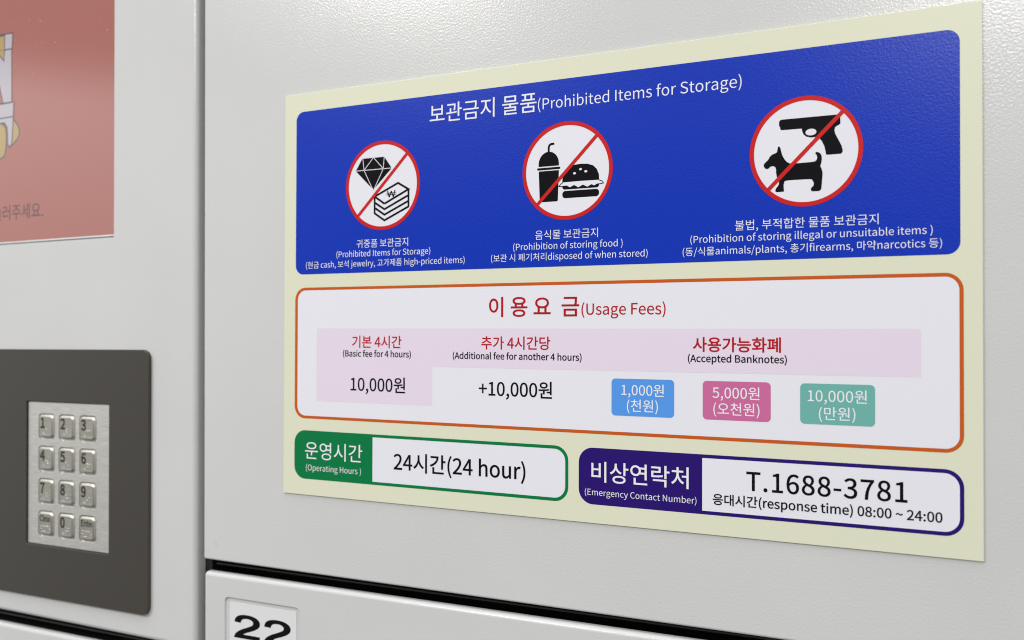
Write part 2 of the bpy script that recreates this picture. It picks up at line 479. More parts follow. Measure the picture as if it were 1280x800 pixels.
# ------------------------------------------------------------------ lettering (outlines of the sans lettering, 1000 units per em)
GLYPHS = {
' ':'224;',
'(':'338;239 -196 -92 149 19 8 295 -171 -19 -8 -86 142 168 311 0 -170 0 169 295 792 -86 -143 -19 9 239 818 19 -9 -92 -150 92 311 0 196 0 -197',
')':'338;99 -196 -19 8 92 149 246 311 0 -197 0 196 99 818 92 -150 -19 -9 42 792 19 9 86 -143 171 311 0 169 0 -170 42 -171 86 142 19 -8',
'+':'555;241 116 0 73 24 0 314 116 -24 0 0 73 314 335 0 -73 68 0 518 335 -68 0 0 23 518 403 0 -23 -68 0 314 403 68 0 0 73 314 622 0 -73 -24 0 241 622 24 0 0 -73 241 403 0 73 -68 0 38 403 68 0 0 -23 38 335 0 23 68 0 241 335 -68 0 0 -73',
',':'278;75 -190 -7 18 90 38 221 19 0 -96 0 67 144 126 48 0 -37 0 75 62 0 40 0 -40 142 -2 -36 0 4 0 153 -1 -4 0 -1 -60 53 -136 62 27 7 -18',
'-':'347;46 245 0 23 85 0 302 245 -85 0 0 23 302 315 0 -23 -85 0 46 315 85 0 0 -23',
'.':'278;139 -13 -37 0 36 0 205 56 0 -41 0 42 139 126 36 0 -37 0 73 56 0 42 0 -41',
'/':'392;11 -179 100 324 22 0 78 -179 -22 0 100 324 377 794 -100 -324 -22 0 311 794 22 0 -100 -324',
'0':'555;278 -13 -140 0 139 0 506 369 0 -256 0 254 278 746 139 0 -140 0 50 369 0 254 0 -256|278 61 83 0 -83 0 138 369 0 -215 0 214 278 674 -83 0 83 0 418 369 0 214 0 -215',
'1':'555;88 0 0 25 134 0 490 0 -134 0 0 25 490 76 0 -25 -49 0 343 76 49 0 0 219 343 733 0 -219 -23 0 273 733 23 0 -40 -23 121 681 65 12 0 -19 121 623 0 19 44 0 252 623 -44 0 0 -182 252 76 0 182 -55 0 88 76 55 0 0 -25',
'2':'555;44 0 0 18 154 0 505 0 -154 0 0 26 505 79 0 -26 -68 0 302 79 68 0 -37 0 182 72 38 3 172 163 470 531 0 -147 0 130 256 746 131 0 -93 0 40 639 59 65 18 -17 93 587 -18 17 41 49 245 672 -60 0 91 0 380 527 0 84 0 -126 44 54 230 201 0 -18',
'3':'555;263 -13 -114 0 131 0 499 196 0 -131 0 101 344 382 86 -21 0 2 344 387 0 -2 78 27 474 563 0 -89 0 116 260 746 124 0 -84 0 56 659 55 50 16 -19 105 601 -16 19 42 42 257 672 -59 0 77 0 381 556 0 70 0 -79 178 416 152 0 0 -23 178 346 0 23 170 0 406 199 0 89 0 -84 257 63 88 0 -83 0 76 147 43 -44 -16 -20 29 88 16 20 48 -53',
'4':'555;340 0 0 67 29 0 426 0 -29 0 0 67 426 202 0 -67 33 0 524 202 -33 0 0 24 524 275 0 -24 -33 0 426 275 33 0 0 153 426 733 0 -153 -34 0 325 733 34 0 -102 -157 20 262 102 157 0 -20 20 202 0 20 107 0 340 202 -107 0 0 -67|340 275 0 75 -75 0 115 275 75 0 56 83 282 525 -56 -83 21 36 341 633 -18 -35 1 0 345 633 -1 0 -2 -37 340 500 0 36 0 -75',
'5':'555;262 -13 -115 0 123 0 502 238 0 -160 0 162 281 472 121 0 -44 0 171 443 33 18 6 71 190 655 -6 -71 92 0 466 655 -92 0 0 26 466 733 0 -26 -119 0 110 733 119 0 -8 -114 86 391 8 114 16 -10 135 360 -16 10 42 28 257 403 -49 0 92 0 409 236 0 105 0 -107 253 63 87 0 -85 0 73 144 41 -42 -15 -20 27 84 15 20 50 -49',
'6':'555;301 -13 -140 0 114 0 512 225 0 -142 0 154 308 455 124 0 -57 0 142 367 45 55 4 227 331 671 -102 0 44 0 447 615 -28 34 17 19 499 671 -17 -19 -41 44 327 746 76 0 -142 0 56 350 0 287 0 -242|144 294 10 -152 48 68 293 387 -45 0 89 0 425 225 0 99 0 -100 301 59 70 0 -92 0',
'7':'555;198 0 13 278 32 0 293 0 -32 0 12 287 508 678 -172 -220 0 18 508 733 0 -18 -153 0 49 733 153 0 0 -26 49 655 0 26 119 0 405 655 -119 0 -144 -200',
'8':'555;280 -13 -136 0 137 0 509 176 0 -106 0 101 386 369 64 -37 0 2 386 374 0 -2 43 34 483 551 0 -77 0 113 282 744 125 0 -114 0 81 558 0 111 0 -77 180 389 -53 37 0 -1 180 385 0 1 -67 -36 46 182 0 98 0 -113|330 398 49 44 -87 34 164 558 0 -87 0 71 281 676 -68 0 78 0 405 546 0 73 0 -54|281 55 85 0 -88 0 127 190 0 -78 0 70 228 356 -59 -38 104 -42 422 179 0 99 0 -73',
'9':'555;235 -13 -80 0 137 0 501 398 0 -297 0 233 254 746 141 0 -114 0 44 508 0 143 0 -151 246 278 -122 0 61 0 415 367 -45 -54 -7 -227 232 63 94 0 -48 0 108 119 32 -35 -17 -19 58 62 17 19 41 -43|414 444 -10 151 -49 -70 261 346 49 0 -87 0 130 508 0 -98 0 101 255 675 -71 0 93 0',
':':'278;139 390 -37 0 36 0 205 460 0 -42 0 41 139 530 36 0 -37 0 73 460 0 41 0 -42|139 -13 -37 0 36 0 205 56 0 -41 0 42 139 126 36 0 -37 0 73 56 0 42 0 -41',
'A':'608;4 0 83 244 31 0 97 0 -31 0 24 75 168 224 -24 -75 89 0 436 224 -89 0 23 -75 506 0 -23 75 33 0 604 0 -33 0 -83 244 355 733 83 -244 -34 0 252 733 34 0 -83 -244|191 297 74 0 12 38 227 410 -12 -38 26 83 300 658 -23 -86 1 0 304 658 -1 0 24 -85 378 410 -27 83 12 -38 413 297 -12 38 -74 0',
'B':'657;101 0 0 244 78 0 334 0 -78 0 164 0 612 215 0 -144 0 100 463 390 87 -17 0 2 463 395 0 -2 69 22 570 554 0 -73 0 129 318 733 148 0 -72 0 101 733 72 0 0 -244|193 422 36 0 0 79 193 660 0 -79 38 0 306 660 -38 0 115 0 479 542 0 86 0 -75 302 422 126 0 -36 0|193 74 43 0 0 92 193 350 0 -92 43 0 321 350 -43 0 129 0 521 218 0 91 0 -99 321 74 126 0 -43 0',
'C':'638;377 -13 -183 0 95 0 602 92 -58 -67 -17 20 551 151 17 -20 -47 -52 381 68 70 0 -140 0 153 369 0 -185 0 183 384 665 -138 0 63 0 534 596 -39 41 17 20 584 656 -17 -20 -42 47 383 746 89 0 -186 0 58 366 0 237 0 -238',
'E':'589;101 0 0 244 144 0 534 0 -144 0 0 26 534 79 0 -26 -114 0 193 79 114 0 0 89 193 346 0 -89 93 0 471 346 -93 0 0 26 471 425 0 -26 -93 0 193 425 93 0 0 77 193 655 0 -77 110 0 523 655 -110 0 0 26 523 733 0 -26 -141 0 101 733 141 0 0 -244',
'F':'552;101 0 0 244 31 0 193 0 -31 0 0 110 193 329 0 -110 93 0 473 329 -93 0 0 26 473 407 0 -26 -93 0 193 407 93 0 0 83 193 655 0 -83 110 0 523 655 -110 0 0 26 523 733 0 -26 -141 0 101 733 141 0 0 -244',
'H':'728;101 0 0 244 31 0 193 0 -31 0 0 115 193 346 0 -115 114 0 535 346 -114 0 0 -115 535 0 0 115 31 0 628 0 -31 0 0 244 628 733 0 -244 -31 0 535 733 31 0 0 -102 535 426 0 102 -114 0 193 426 114 0 0 102 193 733 0 -102 -31 0 101 733 31 0 0 -244',
'I':'293;101 0 0 244 31 0 193 0 -31 0 0 244 193 733 0 -244 -31 0 101 733 31 0 0 -244',
'N':'723;101 0 0 244 29 0 188 0 -29 0 0 128 188 385 0 -128 0 77 177 614 4 -74 1 0 181 614 -1 0 26 -50 260 463 -26 50 89 -154 527 0 -89 154 32 0 622 0 -32 0 0 244 622 733 0 -244 -29 0 534 733 29 0 0 -127 534 352 0 127 0 -76 547 120 -6 73 -2 0 542 120 2 0 -26 50 463 271 26 -50 -89 154 195 733 89 -154 -31 0 101 733 31 0 0 -244',
'O':'742;371 -13 -184 0 184 0 684 369 0 -235 0 235 371 746 184 0 -184 0 58 369 0 235 0 -235|371 68 132 0 -132 0 153 369 0 -183 0 183 371 665 -132 0 132 0 589 369 0 183 0 -183',
'P':'633;101 0 0 244 31 0 193 0 -31 0 0 97 193 292 0 -97 40 0 314 292 -40 0 161 0 584 518 0 -155 0 160 310 733 164 0 -70 0 101 733 70 0 0 -244|193 367 36 0 0 97 193 658 0 -97 35 0 298 658 -35 0 129 0 492 518 0 107 0 -105 302 367 129 0 -36 0',
'S':'596;304 -13 -104 0 153 0 553 195 0 -116 0 109 402 391 85 -37 -35 15 298 436 35 -15 -57 24 176 559 0 -72 0 65 313 665 -83 0 68 0 480 597 -45 42 16 20 528 656 -16 -20 -51 53 313 746 87 0 -133 0 82 552 0 113 0 -107 231 364 -68 29 35 -15 336 318 -35 15 70 -31 459 187 0 76 0 -71 305 68 97 0 -76 0 103 159 52 -55 -18 -21 48 95 18 21 63 -66',
'T':'599;253 0 0 218 31 0 346 0 -31 0 0 218 346 655 0 -218 74 0 568 655 -74 0 0 26 568 733 0 -26 -179 0 31 733 179 0 0 -26 31 655 0 26 74 0 253 655 -74 0 0 -218',
'U':'721;361 -13 -150 0 149 0 624 302 0 -235 0 144 624 733 0 -144 -30 0 535 733 30 0 0 -144 535 300 0 144 0 -176 361 68 97 0 -96 0 190 300 0 -176 0 144 190 733 0 -144 -31 0 98 733 31 0 0 -144 98 302 0 144 0 -235',
'a':'563;217 -13 -91 0 67 0 397 65 -52 -43 1 0 400 65 -1 0 3 -22 408 0 -3 22 25 0 483 0 -25 0 0 111 483 334 0 -111 0 135 295 557 133 0 -88 0 82 486 49 32 12 -21 117 423 -12 21 43 29 280 481 -63 0 89 0 392 344 0 70 -231 -26 59 141 0 118 0 -98|243 61 52 0 -54 0 147 147 0 -62 0 70 392 283 -183 -21 0 -50 392 132 0 50 -53 -47',
'b':'618;331 -13 -50 0 124 0 567 280 0 -186 0 168 351 557 140 0 -61 0 180 481 50 42 1 32 184 578 -1 -32 0 73 184 796 0 -73 -31 0 92 796 31 0 0 -265 92 0 0 265 24 0 165 0 -24 0 3 19 173 56 -3 -19 1 0 177 56 -1 0 47 -43|316 64 90 0 -36 0 184 120 47 -42 0 95 184 406 0 -95 51 48 328 480 -45 0 104 0 472 279 0 121 0 -134',
'c':'510;306 -13 -144 0 65 0 482 55 -49 -42 -13 21 442 117 13 -21 -34 -30 314 63 50 0 -100 0 146 271 0 -125 0 125 317 480 -99 0 42 0 425 433 -31 28 15 20 471 493 -15 -20 -38 34 313 557 71 0 -140 0 52 271 0 181 0 -180',
'd':'620;277 -13 -136 0 65 0 442 64 -42 -42 1 0 445 64 -1 0 3 -21 453 0 -3 21 25 0 528 0 -25 0 0 265 528 796 0 -265 -31 0 436 796 31 0 0 -70 436 587 0 70 2 -31 441 494 -2 31 -48 39 288 557 64 0 -124 0 53 271 0 176 0 -181|297 64 50 0 -95 0 147 272 0 -131 0 124 304 480 -87 0 45 0 436 423 -45 41 0 -95 436 138 0 95 -45 -50',
'e':'554;312 -13 -145 0 73 0 490 42 -47 -31 -11 20 458 103 11 -20 -41 -27 322 60 53 0 -103 0 142 250 6 -116 122 0 508 250 -122 0 2 14 512 302 0 -20 0 155 295 557 139 0 -124 0 52 271 0 177 0 -179|141 315 97 0 11 108 297 484 -77 0 85 0 432 315 0 110 -97 0',
'f':'325;33 469 0 23 25 0 107 469 -25 0 0 -156 107 0 0 156 30 0 198 0 -30 0 0 156 198 469 0 -156 38 0 313 469 -38 0 0 25 313 543 0 -25 -38 0 198 543 38 0 0 29 198 629 0 -29 0 70 275 736 -52 0 19 0 336 721 -20 10 7 24 356 792 -7 -24 -25 10 265 809 34 0 -108 0 107 630 0 110 0 -29 107 543 0 29 -25 -2 33 538 25 2 0 -23',
'g':'564;275 -250 -132 0 168 0 550 -62 0 -101 0 90 361 67 125 0 -36 0 254 67 36 0 -73 0 159 126 0 -34 0 30 194 191 -20 -17 24 -12 274 172 -26 0 112 0 473 361 0 -116 0 47 429 473 26 -25 37 0 540 473 -37 0 0 23 540 543 0 -23 -63 0 351 543 63 0 -19 8 274 557 31 0 -109 0 71 363 0 119 0 -65 142 217 -36 28 0 -1 142 213 0 1 -29 -20 82 112 0 45 0 -43 131 23 -28 17 0 -2 131 18 0 2 -51 -31 51 -105 0 47 0 -93|274 234 63 0 -62 0 159 363 0 -79 0 80 274 490 -63 0 65 0 390 363 0 80 0 -79|288 -187 105 0 -99 0 131 -92 0 -58 0 31 186 0 -39 -28 24 -6 256 -8 -20 0 31 0 350 -8 -31 0 72 0 460 -77 0 51 0 -56',
'h':'607;92 0 0 265 31 0 184 0 -31 0 0 131 184 394 0 -131 54 55 332 477 -56 0 72 0 435 332 0 102 0 -111 435 0 0 111 30 0 526 0 -30 0 0 115 526 344 0 -115 0 138 360 557 114 0 -74 0 180 466 50 50 1 37 184 578 -1 -37 0 73 184 796 0 -73 -31 0 92 796 31 0 0 -265',
'i':'275;92 0 0 181 31 0 184 0 -31 0 0 181 184 543 0 -181 -31 0 92 543 31 0 0 -181|138 655 -36 0 36 0 199 716 0 -37 0 35 138 775 36 0 -36 0 78 716 0 35 0 -37',
'j':'275;35 -242 -32 0 108 0 184 -62 0 -111 0 202 184 543 0 -202 -30 0 93 543 30 0 0 -202 93 -62 0 202 0 -66 26 -169 54 0 -19 0 -26 -159 14 -5 -6 -23 -44 -228 6 23 19 -8|138 655 -36 0 35 0 199 716 0 -37 0 35 138 775 35 0 -36 0 77 716 0 35 0 -37',
'k':'552;92 0 0 265 30 0 182 0 -30 0 0 48 182 143 0 -48 34 40 284 262 -34 -40 53 -87 443 0 -53 87 33 0 542 0 -33 0 -68 108 337 324 68 -108 60 73 518 543 -60 -73 -34 0 416 543 34 0 -77 -95 186 257 77 95 -1 0 182 257 1 0 0 180 182 796 0 -180 -30 0 92 796 30 0 0 -265',
'l':'284;188 -13 -68 0 25 0 241 -5 -13 -4 -4 23 228 65 4 -23 -10 -2 209 63 5 0 -14 0 184 102 0 -28 0 231 184 796 0 -231 -31 0 92 796 31 0 0 -229 92 108 0 229 0 -77',
'm':'926;92 0 0 181 31 0 184 0 -31 0 0 131 184 394 0 -131 49 56 320 477 -41 0 69 0 421 332 0 102 0 -111 421 0 0 111 30 0 512 0 -30 0 0 131 512 394 0 -131 51 56 649 477 -42 0 69 0 750 332 0 102 0 -111 750 0 0 111 30 0 841 0 -30 0 0 115 841 344 0 -115 0 138 677 557 111 0 -67 0 497 453 57 61 -22 64 347 557 84 0 -65 0 178 464 48 52 -1 0 176 464 1 0 -3 26 167 543 3 -26 -25 0 92 543 25 0 0 -181',
'n':'610;92 0 0 181 31 0 184 0 -31 0 0 131 184 394 0 -131 54 55 332 477 -56 0 72 0 435 332 0 102 0 -111 435 0 0 111 30 0 526 0 -30 0 0 115 526 344 0 -115 0 138 360 557 114 0 -74 0 178 464 51 52 -1 0 176 464 1 0 -3 26 167 543 3 -26 -25 0 92 543 25 0 0 -181',
'o':'606;303 -13 -133 0 133 0 554 271 0 -180 0 181 303 557 133 0 -133 0 52 271 0 181 0 -180|303 63 94 0 -94 0 146 271 0 -125 0 125 303 480 -94 0 94 0 461 271 0 125 0 -125',
'p':'620;92 -229 0 257 31 0 184 -229 -31 0 0 61 184 -45 0 -61 -1 32 181 50 1 -32 49 -41 331 -13 -49 0 124 0 567 280 0 -186 0 168 351 557 140 0 -63 0 178 480 49 41 -1 0 176 480 1 0 -3 21 167 543 3 -21 -25 0 92 543 25 0 0 -257|316 64 90 0 -36 0 184 120 48 -42 0 95 184 406 0 -95 52 48 328 480 -45 0 104 0 472 279 0 121 0 -134',
'r':'388;92 0 0 181 31 0 184 0 -31 0 0 116 184 349 0 -116 36 92 320 475 -45 0 23 0 373 466 -18 6 6 26 390 545 -6 -26 -17 9 332 557 24 0 -60 0 178 444 38 69 -1 0 176 444 1 0 -3 33 167 543 3 -33 -25 0 92 543 25 0 0 -181',
's':'468;234 -13 -77 0 128 0 431 148 0 -88 0 103 266 313 79 -30 -61 23 149 407 0 -51 0 43 250 486 -69 0 48 0 373 438 -37 27 15 19 417 495 -15 -19 -41 34 249 557 67 0 -119 0 62 403 0 86 0 -93 220 246 -76 28 60 -22 344 143 0 55 0 -47 237 58 72 0 -65 0 76 123 48 -39 -15 -20 32 62 15 20 51 -43',
't':'377;262 -13 -115 0 34 0 363 7 -31 -10 -6 23 345 76 6 -23 -18 -8 283 61 20 0 -63 0 199 165 0 -66 0 101 199 469 0 -101 49 0 347 469 -49 0 0 25 347 543 0 -25 -49 0 199 543 49 0 0 51 199 696 0 -51 -25 0 123 696 25 0 -3 -51 113 543 3 51 -29 -2 27 538 29 2 0 -23 27 469 0 23 27 0 108 469 -27 0 0 -100 108 168 0 100 0 -109',
'u':'607;251 -13 -115 0 74 0 430 85 -51 -59 1 0 433 85 -1 0 2 -28 440 0 -2 28 25 0 516 0 -25 0 0 181 516 543 0 -181 -30 0 425 543 30 0 0 -128 425 158 0 128 -52 -64 278 66 56 0 -72 0 176 210 0 -101 0 111 176 543 0 -111 -31 0 84 543 31 0 0 -115 84 199 0 115 0 -139',
'w':'802;178 0 -50 181 35 0 284 0 -35 0 26 97 361 291 -26 -97 14 52 398 449 -12 -55 2 0 403 449 -2 0 13 -55 440 293 -14 51 26 -98 518 0 -26 98 37 0 629 0 -37 0 49 181 776 543 -49 -181 -29 0 688 543 29 0 -26 -105 609 229 26 105 -12 -52 576 78 11 50 -2 0 571 78 2 0 -13 50 533 229 13 -52 -28 105 448 543 28 -105 -30 0 359 543 30 0 -28 -105 274 229 28 105 -13 -52 238 78 11 50 -2 0 233 78 2 0 -11 50 201 229 11 -52 -27 105 120 543 27 -105 -31 0 27 543 31 0 50 -181',
'y':'521;101 -234 -25 0 108 0 304 -46 -38 -106 68 196 508 543 -68 -196 -30 0 419 543 30 0 -33 -100 321 242 33 100 -14 -49 277 88 14 50 -2 0 272 88 2 0 -19 51 218 242 17 -48 -37 100 108 543 37 -100 -32 0 13 543 32 0 73 -181 231 -1 -73 181 -4 -14 219 -42 4 14 -23 -67 97 -159 61 0 -15 0 55 -150 11 -4 -6 -24 37 -223 6 24 17 -7',
'~':'555;376 287 -88 0 48 0 515 387 -41 -70 -17 12 464 424 17 -12 -26 -48 378 356 32 0 -63 0 180 451 88 0 -48 0 41 350 40 70 17 -12 92 314 -17 12 25 48 177 382 -32 0 64 0',
'₩':'555;-17 339 0 14 26 0 62 339 -26 0 15 -113 108 0 -15 113 31 0 202 0 -31 0 15 113 247 339 -15 -113 21 0 309 339 -21 0 15 -113 355 0 -15 113 33 0 453 0 -33 0 14 113 496 339 -14 -113 24 0 569 339 -24 0 0 16 569 386 0 -16 -22 0 502 386 22 0 14 109 544 713 -14 -109 -26 0 465 713 26 0 -10 -109 434 386 10 109 -24 0 361 386 24 0 -13 94 321 668 13 -94 -27 0 240 668 27 0 -13 -94 201 386 13 94 -24 0 130 386 24 0 -11 109 98 713 11 -109 -29 0 12 713 29 0 15 -109 56 385 -15 109 -24 -1 -17 381 24 1 0 -14|253 386 16 0 1 10 257 416 -1 -10 6 61 275 599 -6 -61 2 0 280 599 -2 0 6 -61 298 417 -6 61 1 -10 302 386 -1 10 -16 0|429 339 -21 0 -4 -39 418 221 4 39 -5 -50 404 70 5 50 -1 0 400 70 1 0 -5 50 384 221 5 -50 -6 39 367 339 6 -39 21 0|194 339 -20 0 -5 -39 178 221 5 39 -5 -50 163 70 5 50 -2 0 158 70 2 0 -4 50 146 221 4 -50 -4 39 134 339 4 -39 20 0',
'가':'920;662 827 28 0 0 -301 662 -77 0 301 28 0 745 -77 -28 0 0 156 745 391 0 -156 48 0 889 391 -48 0 0 23 889 460 0 -23 -48 0 745 460 48 0 0 122 745 827 0 -122 -28 0|97 730 138 0 0 -23 97 661 0 23 111 0 429 661 -111 0 -19 -214 55 158 230 116 15 -21 101 94 -15 21 293 146 512 730 0 -257 -138 0',
'간':'920;668 827 28 0 0 -220 668 166 0 220 28 0 752 166 -28 0 0 106 752 483 0 -106 44 0 885 483 -44 0 0 23 885 553 0 -23 -44 0 752 553 44 0 0 91 752 827 0 -91 -28 0|88 757 140 0 0 -23 88 688 0 23 110 0 419 688 -110 0 -16 -158 51 336 214 67 12 -22 86 269 -12 22 260 82 509 757 0 -234 -140 0|188 233 28 0 0 -97 188 -58 0 97 201 0 791 -58 -201 0 0 23 791 10 0 -23 -173 0 271 10 173 0 0 74 271 233 0 -74 -28 0',
'고':'920;137 736 211 0 0 -23 137 668 0 23 183 0 687 668 -183 0 0 -7 687 647 0 7 0 -109 653 238 34 173 28 -3 737 228 -28 3 33 183 770 647 0 -112 0 30 770 736 0 -30 -211 0|368 441 27 0 0 -108 368 118 0 108 -106 0 50 118 106 0 0 -23 50 49 0 23 272 0 867 49 -272 0 0 23 867 118 0 -23 -139 0 450 118 139 0 0 108 450 441 0 -108 -27 0',
'관':'920;99 757 149 0 0 -23 99 688 0 23 122 0 466 688 -122 0 0 -57 442 449 21 106 27 -3 524 441 -27 3 23 118 547 709 0 -59 0 16 547 757 0 -16 -149 0|53 290 -3 23 159 0 615 326 -187 -32 -2 20 610 387 2 -20 -92 -13 317 363 99 4 0 64 317 555 0 -64 -27 0 235 555 27 0 0 -65 235 360 0 65 -68 -2 44 358 57 0 3 -23|670 827 28 0 0 -227 670 146 0 227 28 0 754 146 -28 0 0 106 754 463 0 -106 43 0 883 463 -43 0 0 23 883 533 0 -23 -43 0 754 533 43 0 0 98 754 827 0 -98 -28 0|182 208 28 0 0 -89 182 -58 0 89 200 0 783 -58 -200 0 0 23 783 10 0 -23 -173 0 265 10 173 0 0 66 265 208 0 -66 -28 0',
'귀':'920;715 827 28 0 0 -302 715 -78 0 302 28 0 798 -78 -28 0 0 302 798 827 0 -302 -28 0|123 757 142 0 0 -23 123 689 0 23 114 0 466 689 -114 0 -1 -62 438 404 24 128 -137 -7 44 396 120 0 4 -23 55 326 -4 23 75 0 296 330 -85 -3 0 -118 296 -25 0 118 28 0 379 -25 -28 0 0 119 379 333 0 -119 93 5 657 358 -91 -12 -2 21 651 421 2 -21 -42 -5 523 410 43 3 25 147 548 720 0 -59 0 12 548 757 0 -12 -142 0',
'금':'920;151 255 205 0 0 -107 151 -66 0 107 205 0 767 -66 -205 0 0 107 767 255 0 -107 -205 0|685 189 -151 0 0 -62 685 2 0 62 -151 0 232 2 151 0 0 62 232 189 0 -62 151 0|50 446 202 0 0 -23 50 378 0 23 273 0 870 378 -273 0 0 23 870 446 0 -23 -44 0 739 446 44 0 25 113 764 712 0 -71 0 22 764 779 0 -22 -203 0 154 779 203 0 0 -23 154 711 0 23 176 0 682 711 -176 0 0 -71 656 446 26 113 -202 0',
'기':'920;709 827 28 0 0 -302 709 -78 0 302 28 0 792 -78 -28 0 0 302 792 827 0 -302 -28 0|103 729 141 0 0 -22 103 662 0 22 113 0 442 662 -113 0 -17 -216 61 158 242 116 15 -22 105 91 -15 22 303 147 526 729 0 -261 -141 0',
'눌':'920;153 -2 0 52 0 -22 153 -68 0 22 214 0 796 -68 -214 0 0 22 796 -2 0 -22 -187 0 236 -2 187 0 0 32 236 95 0 -32 176 0 765 95 -176 0 0 69 765 303 0 -69 -89 0 498 303 89 0 0 32 498 398 0 -32 124 0 869 398 -124 0 0 23 869 466 0 -23 -273 0 49 466 273 0 0 -23 49 398 0 23 123 0 417 398 -123 0 0 -32 417 303 0 32 -89 0 151 303 89 0 0 -21 151 239 0 21 177 0 683 239 -177 0 0 -28 683 155 0 28 -177 0 153 155 177 0 0 -52|160 813 27 0 0 -90 160 544 0 90 204 0 773 544 -204 0 0 23 773 612 0 -23 -177 0 241 612 177 0 0 67 241 813 0 -67 -27 0',
'능':'920;50 403 273 0 0 -23 50 335 0 23 273 0 868 335 -273 0 0 23 868 403 0 -23 -273 0|458 255 193 0 -193 0 148 90 0 105 0 -104 458 -74 -193 0 193 0 767 90 0 -104 0 105|458 189 -142 0 141 0 684 90 0 64 0 -62 458 -9 141 0 -142 0 232 90 0 -62 0 64|161 809 27 0 0 -100 161 508 0 100 204 0 774 508 -204 0 0 23 774 576 0 -23 -177 0 243 576 177 0 0 78 243 809 0 -78 -27 0',
'당':'920;464 270 183 0 -184 0 166 97 0 109 0 -109 464 -76 -184 0 183 0 760 97 0 -109 0 109|464 203 -134 0 133 0 680 97 0 67 0 -66 464 -9 133 0 -134 0 247 97 0 -66 0 67|669 827 28 0 0 -179 669 289 0 179 28 0 753 289 -28 0 0 78 753 523 0 -78 44 0 885 523 -44 0 0 23 885 592 0 -23 -44 0 753 592 44 0 0 78 753 827 0 -78 -28 0|90 758 133 0 0 -132 90 361 0 132 23 0 160 361 -23 0 191 0 583 391 -124 -25 -3 23 574 459 3 -23 -118 -24 172 429 181 0 0 87 172 690 0 -87 106 0 489 690 -106 0 0 23 489 758 0 -23 -133 0',
'대':'920;533 807 26 0 0 -279 533 -31 0 279 26 0 610 -31 -26 0 0 142 610 396 0 -142 43 0 738 396 -43 0 0 -158 738 -78 0 158 26 0 817 -78 -26 0 0 302 817 827 0 -302 -26 0 738 827 26 0 0 -121 738 464 0 121 -43 0 610 464 43 0 0 114 610 807 0 -114 -26 0|82 717 112 0 0 -191 82 145 0 191 20 0 141 145 -20 0 136 0 476 172 -108 -23 -3 23 468 241 3 -23 -98 -21 165 215 120 1 0 145 165 649 0 -145 84 0 418 649 -84 0 0 23 418 717 0 -23 -112 0',
'동':'920;458 249 193 0 -193 0 148 86 0 104 0 -104 458 -77 -193 0 193 0 767 86 0 -104 0 104|458 184 -142 0 141 0 684 86 0 62 0 -63 458 -12 141 0 -142 0 232 86 0 -63 0 62|153 785 204 0 0 -100 153 485 0 100 88 0 418 485 -88 0 0 -35 418 381 0 35 -123 0 50 381 123 0 0 -22 50 314 0 22 273 0 868 314 -273 0 0 22 868 381 0 -22 -123 0 499 381 123 0 0 35 499 485 0 -35 91 0 772 485 -91 0 0 22 772 552 0 -22 -179 0 235 552 179 0 0 56 235 719 0 -56 177 0 766 719 -177 0 0 22 766 785 0 -22 -204 0',
'등':'920;50 397 273 0 0 -23 50 328 0 23 273 0 868 328 -273 0 0 23 868 397 0 -23 -273 0|458 250 193 0 -193 0 148 87 0 104 0 -104 458 -76 -193 0 193 0 767 87 0 -104 0 104|458 185 -142 0 141 0 684 87 0 62 0 -63 458 -11 141 0 -142 0 232 87 0 -63 0 62|153 791 204 0 0 -103 153 482 0 103 206 0 772 482 -206 0 0 23 772 550 0 -23 -179 0 235 550 179 0 0 58 235 723 0 -58 177 0 766 723 -177 0 0 23 766 791 0 -23 -204 0',
'락':'920;164 229 196 0 0 -23 164 161 0 23 168 0 669 161 -168 0 0 -79 669 -77 0 79 28 0 752 -77 -28 0 0 102 752 229 0 -102 -196 0|87 773 136 0 0 -23 87 705 0 23 109 0 413 705 -109 0 0 -39 413 587 0 39 -108 0 89 587 108 0 0 -88 89 324 0 88 24 0 160 324 -24 0 168 0 590 354 -143 -24 -3 23 582 422 3 -23 -138 -23 171 393 158 0 0 43 171 522 0 -43 108 0 494 522 -108 0 0 84 494 773 0 -84 -136 0|669 826 28 0 0 -183 669 277 0 183 28 0 752 277 -28 0 0 83 752 526 0 -83 45 0 886 526 -45 0 0 23 886 595 0 -23 -45 0 752 595 45 0 0 77 752 826 0 -77 -28 0',
'러':'920;539 480 57 0 0 -23 539 411 0 23 57 0 711 411 -57 0 0 -163 711 -79 0 163 27 0 793 -79 -27 0 0 302 793 827 0 -302 -27 0 711 827 27 0 0 -116 711 480 0 116 -57 0|81 743 135 0 0 -23 81 675 0 23 108 0 404 675 -108 0 0 -60 404 494 0 60 -107 0 84 494 107 0 0 -119 84 138 0 119 23 0 153 138 -23 0 162 0 566 168 -135 -24 -2 23 559 237 2 -23 -129 -24 166 208 152 0 0 73 166 426 0 -73 106 0 485 426 -106 0 0 106 485 743 0 -106 -135 0',
'리':'920;709 827 27 0 0 -302 709 -79 0 302 27 0 791 -79 -27 0 0 302 791 827 0 -302 -27 0|100 743 139 0 0 -23 100 675 0 23 111 0 434 675 -111 0 0 -63 434 487 0 63 -111 0 102 487 111 0 0 -116 102 140 0 116 25 0 177 140 -25 0 156 0 632 173 -163 -27 -3 23 624 241 3 -23 -158 -25 186 209 148 0 0 70 186 420 0 -70 111 0 518 420 -111 0 0 108 518 743 0 -108 -139 0',
